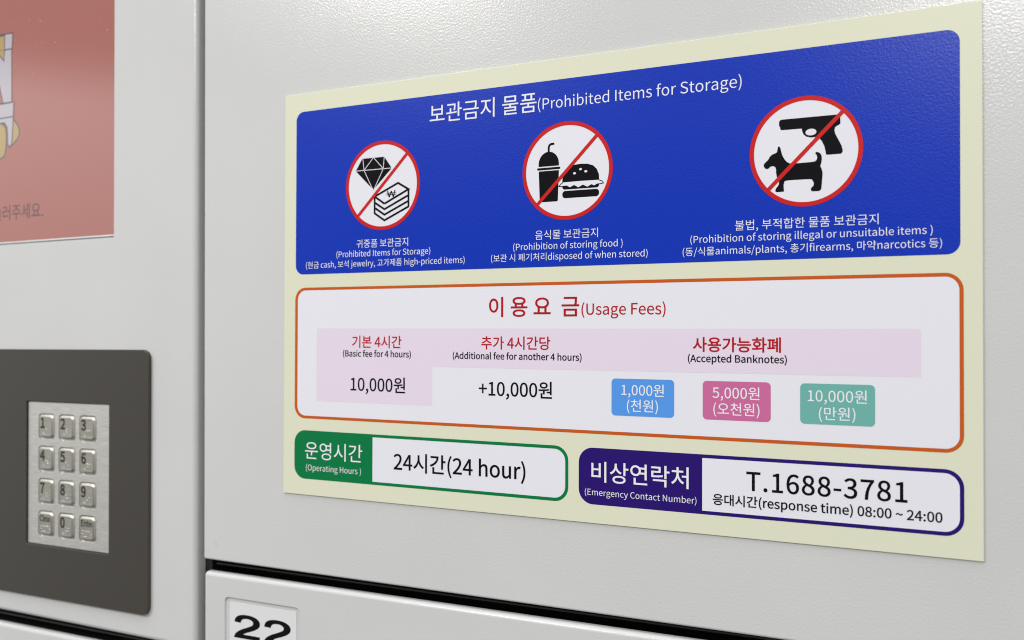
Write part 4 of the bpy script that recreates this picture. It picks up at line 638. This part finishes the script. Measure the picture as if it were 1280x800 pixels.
frame_part('rubber_seal_or_blocker', rrect(-61.4, -520, -56.6, 330, 0.5), 7.0, 26, BLACKM)  # unseen black strip, no real seal, added only to darken the vertical gap

upper = solid('locker_door', [(-56.0, -238.8), (560, -241.0), (560, 300), (-56.0, 300)], 0, 12, PAINT, bevel=1.1)
tag(upper, 'large light grey locker door carrying the yellow bordered notice', 'locker door')

lower = solid('locker_door', rrect(-55.9, -500, 560, -245.2, 0), 0, 6, PAINT, bevel=2.3,
              cuts=[(rrect(-41.0, -300, 8.2, -257.2, 2.4, 6), -1, 0.9)], lip=0.55)
tag(lower, 'light grey locker door below the notice, with the number 22 label in its corner', 'locker door')
plate = solid('number_label', rrect(-38.2, -297.5, 5.9, -259.4, 0.4, 3), 0.62, 0.9, LABELM, lower)
TWO = [(5, 455), (18, 600), (120, 705), (300, 712), (480, 705), (585, 612), (585, 490), (585, 380), (500, 300),
       (380, 225), (290, 170), (240, 140), (215, 118), (590, 118), (590, 0), (0, 0), (20, 130), (120, 215),
       (270, 305), (390, 378), (440, 425), (440, 490), (440, 560), (390, 600), (300, 600), (205, 600), (155, 550), (148, 445)]
def two(x, z, w, h):
    b = [(5, 455), (8, 560), (50, 712), (300, 712), (470, 712), (588, 620), (588, 492), (588, 375), (500, 305),
         (400, 242), (300, 182), (240, 150), (212, 122), (588, 122), (588, 0), (0, 0)]
    # outline written as cubic segments: start, then (c1, c2, end)
    segs = [(10, 470), ((12, 640), (120, 716), (300, 716)), ((475, 716), (586, 630), (586, 498)),
            ((586, 385), (500, 318), (392, 250)), ((300, 195), (238, 165), (208, 122)), ((208, 122), (584, 122), (584, 122)),
            ((584, 122), (584, 0), (584, 0)), ((584, 0), (0, 0), (0, 0)), ((12, 150), (110, 232), (262, 326)),
            ((392, 406), (434, 436), (434, 494)), ((434, 562), (382, 602), (300, 602)),
            ((208, 602), (160, 560), (152, 458)), ((152, 458), (10, 470), (10, 470))]
    pts = []
    cur = segs[0]
    pts.append(cur)
    for c1, c2, en in segs[1:]:
        for k in range(1, 11):
            t = k / 10
            px = (1-t)**3*cur[0] + 3*t*(1-t)**2*c1[0] + 3*t*t*(1-t)*c2[0] + t**3*en[0]
            pz = (1-t)**3*cur[1] + 3*t*(1-t)**2*c1[1] + 3*t*t*(1-t)*c2[1] + t**3*en[1]
            if (px - pts[-1][0])**2 + (pz - pts[-1][1])**2 > 9:
                pts.append((px, pz))
        cur = en
    if (pts[-1][0]-pts[0][0])**2 + (pts[-1][1]-pts[0][1])**2 < 16:
        pts.pop()
    return [(x + px * w / 590, z + pz * h / 716) for px, pz in pts]
flat('printed_number', [two(-35.2, -277.3, 17.6, 12.3), two(-15.2, -277.3, 17.6, 12.3)], 0.58, PRINT, plate)

# control unit on the left
unit = empty('control_unit', (-0.18, 0.0, -0.29))
tag(unit, 'light grey control unit with a lit salmon screen above a charcoal keypad plate', 'control unit')
UINV = Matrix.Translation((0.18, 0, 0.29))
def upart(o):
    o.parent = unit
    o.matrix_parent_inverse = UINV
    return o
housing = upart(solid('housing', [(-420, -285.2), (-61.7, -287.4), (-61.7, 300), (-420, 300)], 0, 20, PAINT, bevel=2.6, lip=0.25,
                cuts=[(rrect(-330, -65.2, -124.3, 140, 0.6, 3), -5, 4.0)]))
screen = upart(solid('screen', rrect(-329.9, -63.4, -124.5, 139.9, 0), 2.6, 3.9, SCR))
tag(screen, 'lit salmon screen with part of a drawing and a line of Korean lettering')
upart(solid('screen_sill', rrect(-329.9, -64.35, -124.5, -63.55, 0), 0.5, 3.9, STRIPM))
upart(solid('screen_gasket', rrect(-329.9, -65.1, -124.5, -64.45, 0), 1.2, 3.9, GREYM))

def on_screen(x, z):                # the screen lies 2.6 mm behind the face of the panel
    x, z = s2l(x, z)
    return x - 3.5, z + 1.0

def art(name, px, mat, y, smooth=False):
    pts = [on_screen(*p) for p in px]
    o = flat(name, [catmull(pts, 5) if smooth else pts], y, mat, screen)
    return o
def outlined(name, pts, mat, y, w=0.40, smooth=False):
    q = catmull(pts, 5) if smooth else pts
    art(name, q, mat, y)
    ring_ = thick_line(q + [q[0]], w * 2)
    n = len(q) + 1
    Lp, Rp = ring_[:n - 1], ring_[n:2 * n - 1]
    flat(name + '_outline', [[on_screen(*p) for p in Lp], [on_screen(*p) for p in Rp]], y - 0.03, SCR_DRK, screen)
Y0 = 2.57
outlined('drawn_drip', [(-240, 14), (-240, -9), (-236, -14), (-222, -14), (-218.2, -9), (-218.2, 3), (-222, 7), (-230, 9)], SCR_YEL, Y0, smooth=True)
outlined('drawn_drip', [(-216, 9.5), (-210.5, 8.0), (-206.4, 3.5), (-205.9, -1.0), (-209, -4.5), (-214, -6)], SCR_YEL, Y0 - 0.001, smooth=True)
outlined('drawn_letter', [(-260, 11), (-211.3, 10.6), (-212.4, -5.5), (-214.2, -8), (-216.2, -6), (-216.8, 4),
                          (-219.5, 7.5), (-260, 8)], SCR_LAV, Y0 - 0.06)
outlined('drawn_letter', [(-260, 52.6), (-213.3, 52.6), (-212.8, 19.4), (-260, 19.0)], SCR_LAV, Y0 - 0.09)
outlined('drawn_letter', [(-260, 19.8), (-211.0, 19.6), (-211.2, 10.6), (-260, 10.2)], SCR_LAV, Y0 - 0.12)
outlined('drawn_letter', [(-260, 63.5), (-212.4, 61.8), (-212.9, 52.3), (-260, 52.5)], SCR_LAV, Y0 - 0.15)
outlined('drawn_drip', [(-260, 62.0), (-219.9, 61.4), (-219.9, 52.0), (-220.6, 45.8), (-224.5, 49.5), (-260, 49.0)], SCR_YEL, Y0 - 0.18)
outlined('drawn_notch', [(-260, 19.8), (-221.0, 19.8), (-224.6, 31.0), (-260, 31.0)], SCR, Y0 - 0.15)
tx, tz = on_screen(-221.03 - 920 * 0.00985, -51.83)
text('screen_text', '눌러주세요.', tx, tz, 0.00970, 0.0103, Y0, SCR_TXT, screen, weight=4)

# specks of dust on the glass and a small scuff on the door paint
random.seed(4)
DUST, b_, nt_ = principled('dust', (0.55, 0.50, 0.48), 0.8)
specks = []
for i in range(34):
    x, z = random.uniform(-232, -128), random.gauss(52, 26)
    if -60 < z < 110:
        r = random.uniform(0.10, 0.32)
        specks.append(ellipse(x, z, r, r * random.uniform(0.7, 1.5), 8))
tag(flat('dust_specks', specks, 2.30, DUST, screen), kind='stuff')
SCUFF, b_, nt_ = principled('scuffed_paint', (0.50, 0.50, 0.49), 0.5)
flat('paint_scuff', [ellipse(-47.9, -229.9, 0.35, 0.8, 10), ellipse(-46.3, -230.3, 0.45, 0.7, 10), ellipse(-47.2, -231.2, 0.6, 0.3, 10)], -0.02, SCUFF, upper)

# keypad plate and keys
bez = upart(solid('keypad_bezel', rrect(-400, -273.4, -94.4, -128.5, 5.0, 10), -2.2, 0.0, BEZEL, bevel=0.3, seg=3,
            cuts=[(rrect(-195.0, -243.2, -125.3, -159.1, 0.5, 2), -5, 5)]))
cols = [-184.9, -167.4, -149.9]
rows = [-180.5, -199.4, -218.4, -237.3]
KW, KH = 13.1, 13.9
kcuts = [(rrect(x - 0.5, z - 1.1, x + KW + 0.5, z + KH + 0.5, 2.6, 6), -5, 5) for z in rows for x in cols]
keypad = upart(solid('keypad', rrect(-194.3, -242.6, -125.45, -159.7, 0.5, 3), -1.3, 0.6, STEEL, bevel=0.75, seg=2, cuts=kcuts))
kb = upart(solid('keypad_backing', rrect(-197, -245, -124, -157, 0), 0.75, 1.5, BLACKM))
BR = {'1': '1', '2': '12', '3': '14', '4': '145', '5': '15', '6': '124', '7': '1245', '8': '125', '9': '24', '0': '245'}
def braille(cx, cz, dots):
    p = {'1': (0, 2), '2': (0, 1), '3': (0, 0), '4': (1, 2), '5': (1, 1), '6': (1, 0)}
    return [(cx + p[d][0] * 1.5, cz + p[d][1] * 1.5) for d in dots]
LEG = [['1', '2', '3'], ['4', '5', '6'], ['7', '8', '9'], ['Clear', '0', 'Enter']]
def make_key(x, z, leg):
    # raised metal key with a bevelled rim; legend and braille in the same mesh
    bm = bmesh.new()
    prof = [(0.0, 0.8), (0.0, -0.9), (0.2, -1.3), (0.75, -1.85), (1.15, -2.12), (1.5, -2.2), (1.9, -2.13), (2.2, -2.1)]
    rings = []
    for ins, y in prof:
        o_ = rrect(x + ins, z + ins, x + KW - ins, z + KH - ins, max(0.6, 2.5 - ins), 6)
        rings.append([bm.verts.new((px * MM, y * MM, pz * MM)) for px, pz in o_])
    n = len(rings[0])
    for a, b in zip(rings, rings[1:]):
        for i in range(n):
            j = (i + 1) % n
            f = bm.faces.new((a[i], a[j], b[j], b[i])); f.smooth = True
    bm.faces.new(rings[-1])
    bmesh.ops.recalc_face_normals(bm, faces=bm.faces)
    # legend
    big = len(leg) == 1
    if big:
        sp = text_splines(leg, x + 2.1, z + 6.0, 0.0072, 0.0078)
        dots = braille(x + 7.2, z + 2.7, BR[leg]) + braille(x + 4.9, z + 2.7, '3')
        wgt = 0.30
    else:
        sp = text_splines(leg, x + 1.9, z + 8.3, 0.0040, 0.0046)
        dots = braille(x + 3.2, z + 2.4, '1246') + braille(x + 6.2, z + 2.4, '134') + braille(x + 9.0, z + 2.4, '15')
        wgt = 0.14
    tb = curve_mesh((), sp, wgt, 4)
    for v in tb.verts:
        v.co = Vector((v.co.x * MM, -2.13 * MM, v.co.y * MM))
    for f in tb.faces:
        f.material_index = 1
        f.normal_update()
        if f.normal.y > 0:
            f.normal_flip()
    tm = bpy.data.meshes.new('t'); tb.to_mesh(tm); tb.free()
    bm.from_mesh(tm); bpy.data.meshes.remove(tm)
    for cx, cz in dots:
        r = bmesh.ops.create_icosphere(bm, subdivisions=2, radius=0.42 * MM,
                                       matrix=Matrix.Translation((cx * MM, -2.0 * MM, cz * MM)) @ Matrix.Diagonal((1, 0.7, 1, 1)))
        for v in r['verts']:
            for f in v.link_faces:
                f.smooth = True; f.material_index = 2
    me = bpy.data.meshes.new('key')
    bm.to_mesh(me); bm.free()
    o = link('key', me, [KEYM, KEYPRINT, STEEL], keypad)
    tag(o, 'metal key marked %s with braille dots' % leg)
for rz, lr in zip(rows, LEG):
    for cx, lg in zip(cols, lr):
        make_key(cx, rz, lg)

lowleft = solid('lower_panel', rrect(-420, -500, -61.9, -294.0, 0), 0, 6, PAINT, bevel=2.3)
tag(lowleft, 'light grey panel below the control unit, only its pale top edge showing', 'panel')

# ------------------------------------------------------------------ the notice
sign = empty('notice_sign', (0, 0, 0), TILT)
tag(sign, 'pale yellow bordered notice with blue, orange, green and purple boxes stuck on the locker door', 'notice')
sheet = solid('backing_sheet', rrect(0, -200, 318.1, 0, 0.3, 2), -0.75, -0.02, INK['sheet'], sign, bevel=0.12, seg=2)
F = -0.75
L = 0.03
TXT = {'white': INK['text_white'], 'black': INK['black'], 'red': INK['red']}

blue = flat('prohibited_items_panel', [rrect(7.25, -90.5, 310.8, -9.05, 4.6)], F - L, INK['blue'], sign)
fees = flat('usage_fees_panel', [rrect(7.05, -162.1, 311.8, -97.1, 6.2)], F - L, INK['orange'], sign)
flat('white_field', [rrect(8.75, -160.7, 310.4, -98.5, 4.8)], F - 2 * L, INK['white'], fees)
flat('table_shading', [[(20.7, -153.1), (87.8, -153.1), (87.8, -135.1), (297.6, -135.1)] + rrect(20.7, -135.1, 297.6, -117.4, 1.2, 4)[10:15] + [(20.7, -117.4)]],
     F - 3 * L, INK['pink'], fees)
green = flat('operating_hours_panel', [rrect(7.05, -192.05, 156.85, -168.0, 6.5)], F - L, INK['green'], sign)
flat('white_field', [rrect(54.5, -190.6, 155.4, -169.45, (0, 5.2, 5.2, 0))], F - 2 * L, INK['white'], green)
purple = flat('emergency_contact_panel', [rrect(161.7, -192.05, 311.8, -168.0, 6.5)], F - L, INK['purple'], sign)
flat('white_field', [rrect(215.8, -190.6, 310.35, -169.45, (0, 5.2, 5.2, 0))], F - 2 * L, INK['white'], purple)

tags = {}
for nm, x0, x1, mt in (('1', 176.7, 204.1, 'tag_blue'), ('5', 216.0, 243.2, 'tag_pink'), ('10', 254.4, 281.7, 'tag_teal')):
    tags[nm] = flat('banknote_tag', [rrect(x0, -153.9, x1, -138.35, 1.7, 6)], F - 3 * L, INK[mt], sign)
tag(tags['1'], 'light blue tag for the 1,000 won banknote')
tag(tags['5'], 'pink tag for the 5,000 won banknote')
tag(tags['10'], 'teal tag for the 10,000 won banknote')

TEXTS = [
('보관금지 물품', 85.56, -21.37, 9.775, 9.628, 'white', 2, 'blue', 'heading_text', 0),
('(Prohibited Items for Storage)', 141.33, -21.34, 6.56, 6.462, 'white', -3, 'blue', 'caption_text', 0),
('귀중품 보관금지', 44.38, -78.23, 4.58, 4.511, 'white', -3, 'blue', 'caption_text', 0),
('(Prohibited Items for Storage)', 32.19, -82.67, 3.941, 3.882, 'white', -3, 'blue', 'caption_text', 0),
('(현금 cash, 보석 jewelry, 고가제품 high-priced items)', 13.41, -87.43, 3.926, 3.867, 'white', -3, 'blue', 'caption_text', 0),
('음식물 보관금지', 140.5, -78.13, 4.581, 4.512, 'white', -3, 'blue', 'caption_text', 0),
('(Prohibition of storing food )', 129.53, -82.72, 3.966, 3.907, 'white', -3, 'blue', 'caption_text', 0),
('(보관 시 폐기처리disposed of when stored)', 118.34, -87.38, 3.933, 3.874, 'white', -3, 'blue', 'caption_text', 0),
('불법, 부적합한 물품 보관금지', 228.87, -78.09, 4.568, 4.499, 'white', -3, 'blue', 'caption_text', 0),
('(Prohibition of storing illegal or unsuitable items )', 210.49, -82.69, 3.961, 3.902, 'white', -3, 'blue', 'caption_text', 0),
('(동/식물animals/plants, 총기firearms, 마약narcotics 등)', 207.27, -87.58, 3.936, 3.877, 'white', -3, 'blue', 'caption_text', 0),
('이 용 요  금', 117.05, -111.38, 9.867, 9.719, 'red', 12, 'orange', 'heading_text', 0),
('(Usage Fees)', 162.31, -111.43, 6.556, 6.458, 'red', 6, 'orange', 'caption_text', 0),
('기본 4시간', 41.89, -126.22, 6.526, 6.428, 'red', 13, 'orange', 'caption_text', 0),
('(Basic fee for 4 hours)', 36.45, -130.95, 3.985, 3.925, 'black', 20, 'orange', 'caption_text', 0),
('10,000원', 40.78, -147.32, 8.309, 8.184, 'black', 12, 'orange', 'price_text', 0),
('추가 4시간당', 113.57, -126.2, 6.462, 6.365, 'red', 13, 'orange', 'caption_text', 0),
('(Additional fee for another 4 hours)', 98.61, -131.16, 3.962, 3.903, 'black', 20, 'orange', 'caption_text', 0),
('+10,000원', 112.37, -147.35, 8.278, 8.154, 'black', 12, 'orange', 'price_text', 0),
('사용가능화폐', 211.84, -126.17, 6.488, 6.391, 'red', 20, 'orange', 'caption_text', 0),
('(Accepted Banknotes)', 209.55, -130.81, 3.917, 3.858, 'black', 20, 'orange', 'caption_text', 0),
('1,000원', 180.64, -145.1, 5.751, 5.665, 'white', 2, 't1', 'amount_text', 0),
('(천원)', 183.08, -151.63, 5.797, 5.71, 'white', 2, 't1', 'amount_text', 0),
('5,000원', 219.86, -145.06, 5.726, 5.64, 'white', 2, 't5', 'amount_text', 0),
('(오천원)', 219.89, -151.48, 5.658, 5.573, 'white', 2, 't5', 'amount_text', 0),
('10,000원', 256.75, -145.1, 5.702, 5.616, 'white', 2, 't10', 'amount_text', 0),
('(만원)', 260.9, -151.72, 5.692, 5.607, 'white', 2, 't10', 'amount_text', 0),
('운영시간', 13.38, -181.36, 9.643, 9.498, 'white', 0, 'green', 'heading_text', 0),
('(Operating Hours )', 14.04, -187.72, 3.964, 3.905, 'white', -4, 'green', 'caption_text', 0),
('24시간(24 hour)', 66.4, -183.82, 9.857, 9.709, 'black', 12, 'green', 'caption_text', 0),
('비상연락처', 166.69, -181.63, 9.71, 9.564, 'white', 6, 'purple', 'heading_text', 0),
('(Emergency Contact Number)', 164.26, -188.11, 3.58, 3.526, 'white', -3, 'purple', 'caption_text', 0),
('T.1688-3781', 233.43, -181.07, 9.9, 9.9, 'black', 13, 'purple', 'caption_text', 0.389),
('응대시간(response time) 08:00 ~ 24:00', 219.97, -187.39, 4.931, 4.857, 'black', 17, 'purple', 'caption_text', 0),
]
PANELS = {'blue': blue, 'orange': fees, 'green': green, 'purple': purple, 't1': tags['1'], 't5': tags['5'], 't10': tags['10']}
for s, x, z, sx, sz, col, wgt, pan, nm, trk in TEXTS:
    text(nm, s, x, z, sx * MM, sz * MM, F - 4 * L, TXT[col], PANELS[pan], weight=wgt, track=trk)

def symbol(cx, cz, label):
    R_ = 21.33
    base = flat('prohibition_symbol', [ellipse(cx, cz, R_ - 0.8, R_ - 0.8)], F - 2 * L, INK['white'], sign)
    tag(base, label)
    bm = curve_mesh([ellipse(cx, cz, R_, R_, 128), ellipse(cx, cz, R_ - 1.72, R_ - 1.72, 128)])
    finish_flat('red_ring', bm, F - 4 * L, INK['ring'], base)
    d = (R_ - 1.2) * math.sqrt(0.5)
    sl = thick_line([(cx - d, cz - d), (cx + d, cz + d)], 1.55)
    flat('red_slash', [sl], F - 5 * L, INK['ring'], base)
    return base

# jewellery and banknotes
sy1 = symbol(59.44, -49.05, 'red prohibition symbol over a diamond and a stack of banknotes')
gem = [(43.9, -41.2), (47.75, -35.45), (60.6, -35.45), (64.85, -41.2), (54.3, -50.9)]
flat('diamond', [gem], F - 3 * L, INK['black'], sy1)
for a, b in (((43.5, -41.15), (65.2, -41.15)), ((48.05, -35.2), (48.8, -41.15)), ((54.3, -35.3), (48.8, -41.15)), ((54.3, -35.3), (60.0, -41.15)),
             ((60.55, -35.2), (60.0, -41.15)), ((48.8, -41.15), (54.25, -51.2)), ((60.0, -41.15), (54.35, -51.2))):
    flat('diamond_facet', [thick_line([a, b], 0.34)], F - 3.4 * L, INK['white'], sy1)
lw = 0.98
A, B, C_, D = (55.1, -54.2), (68.5, -48.5), (74.4, -51.85), (60.75, -57.9)
for pl in ([A, B, C_, D], [D, A], [A, (55.1, -62.2), (60.75, -65.85), (74.4, -60.0), (74.4, -52.2)], [(55.1, -57.05), (60.75, -60.55), (74.15, -54.75)],
           [(55.1, -59.6), (60.75, -63.15), (74.15, -57.45)]):
    flat('banknotes', [thick_line(pl, lw)], F - (3 + 0.05 * len(pl)) * L, INK['black'], sy1)
for a, c in (((62.5, -51.8), (63.5, -55.0)), ((63.5, -55.0), (64.65, -52.1)), ((64.65, -52.1), (65.8, -55.0)), ((65.8, -55.0), (66.8, -51.8))):
    flat('won_sign', [thick_line([a, c], 0.6)], F - (3 + abs(a[0] - 62) * 0.01) * L, INK['black'], sy1)
for q in (-53.0, -53.8):
    flat('won_sign_bar', [thick_line([(61.8, q), (67.5, q)], 0.34)], F - 3.1 * L, INK['black'], sy1)

# food and drink
sy2 = symbol(155.8, -49.03, 'red prohibition symbol over a lidded drink and a burger')
flat('drink_cup', [[(142.4, -48.55), (152.1, -48.55), (151.6, -61.7), (151.2, -62.1), (143.3, -62.1), (142.9, -61.7)],
                   [(142.35, -46.55), (152.05, -46.55)] + [(147.2 + 4.9 * math.cos(a), -45.6 + 5.4 * math.sin(a)) for a in [math.pi * i / 20 for i in range(21)]],
                   rrect(141.6, -48.1, 152.75, -47.1, 0.45, 5)],
     F - 3 * L, INK['black'], sy2)
flat('drinking_straw', [thick_line([(147.2, -41.5), (147.2, -38.4), (147.5, -37.5), (148.2, -37.0), (149.9, -36.85)], 0.95)],
     F - 3.2 * L, INK['black'], sy2)
bun = [(153.7, -54.05), (153.9, -51.5), (154.9, -49.3), (156.7, -47.7), (159.2, -46.85), (162.4, -46.6), (165.6, -46.85),
       (168.1, -47.7), (169.8, -49.3), (170.75, -51.5), (170.95, -54.05)]
flat('burger_bun', [bun, ellipse(159.5, -50.5, 0.72, 0.5, 20), ellipse(162.3, -48.9, 0.66, 0.5, 20), ellipse(164.75, -50.0, 0.72, 0.5, 20),
                    rrect(153.75, -61.0, 170.9, -57.85, 1.4, 6), rrect(153.75, -57.25, 170.9, -54.6, 1.2, 6)], F - 3 * L, INK['black'], sy2)
let = [(152.2, -55.6), (153.2, -54.7), (154.5, -54.1), (162.3, -54.0), (170.9, -54.1), (172.1, -54.6), (172.8, -55.5), (171.4, -55.75), (169.8, -55.75),
       (168.6, -56.3), (167.4, -55.7), (165.5, -56.65), (163.4, -55.65), (161.3, -56.65), (159.3, -55.5), (157.4, -56.4), (155.7, -55.5), (154.6, -55.7), (153.2, -55.85)]
flat('burger_lettuce', [let], F - 3.3 * L, INK['white'], sy2)
lo = thick_line([(154.2, -54.15), (153.0, -54.75), (152.1, -55.75), (153.6, -55.85), (154.8, -55.7)], 0.36)
lo2 = thick_line([(170.7, -54.1), (172.1, -54.6), (172.9, -55.55), (171.4, -55.8), (169.8, -55.8)], 0.36)
flat('burger_lettuce_edge', [lo, lo2], F - 3.6 * L, INK['black'], sy2)

# weapons and animals
sy3 = symbol(256.3, -48.95, 'red prohibition symbol over a pistol and a dog')
gun = [(246.46, -36.9), (246.7, -36.2), (247.4, -35.9), (268.7, -35.95), (269.35, -36.4), (269.45, -39.4), (268.9, -39.95), (268.0, -40.3), (267.4, -40.9),
       (267.25, -41.8), (267.5, -43.1), (268.56, -45.25), (269.85, -47.93), (270.25, -49.5), (270.2, -50.4), (269.6, -51.0), (264.6, -51.0), (264.1, -50.7),
       (263.95, -49.6), (263.5, -47.5), (262.55, -45.5), (261.6, -44.3), (260.6, -43.85), (258.5, -43.85), (256.9, -43.4), (255.8, -42.5), (255.3, -41.3), (255.13, -40.1),
       (247.4, -40.05), (246.9, -39.6), (246.85, -38.7), (246.46, -38.3)]
flat('pistol', [gun, ellipse(258.55, -41.75, 2.05, 1.3, 32)], F - 3 * L, INK['black'], sy3)
dog = [(246.3, -46.3), (246.8, -46.6), (247.3, -48.3), (247.7, -49.8), (248.91, -51.96), (250.3, -53.1), (252.0, -53.35), (256.0, -53.35), (259.3, -53.25), (260.4, -52.9), (260.85, -52.0),
       (260.75, -51.0), (260.2, -50.1), (260.5, -49.65), (261.3, -49.75), (262.2, -50.5), (262.6, -51.9), (262.45, -53.6), (262.1, -55.1), (262.5, -56.2), (262.85, -57.8),
       (262.7, -60.3), (262.4, -63.6), (261.9, -64.5), (261.0, -64.65), (259.1, -64.6), (258.5, -64.1), (258.7, -63.2), (259.4, -62.5), (259.6, -61.5), (259.0, -60.3), (258.3, -59.9),
       (253.0, -59.8), (249.2, -59.85), (248.4, -60.5), (248.2, -61.8), (248.3, -63.6), (248.0, -64.05), (245.5, -64.05), (245.0, -63.6), (245.3, -62.6), (246.1, -61.6), (246.4, -60.2),
       (245.6, -58.2), (245.3, -56.4), (245.2, -54.8), (244.5, -53.95), (243.2, -53.95), (242.3, -54.7), (241.4, -54.7), (240.7, -54.0), (240.5, -53.1), (241.0, -52.3), (242.2, -51.2),
       (243.0, -49.9), (244.2, -49.1), (245.5, -48.6), (245.8, -47.6), (246.0, -46.6)]
flat('dog', [catmull(dog, 3)], F - 3 * L, INK['black'], sy3)
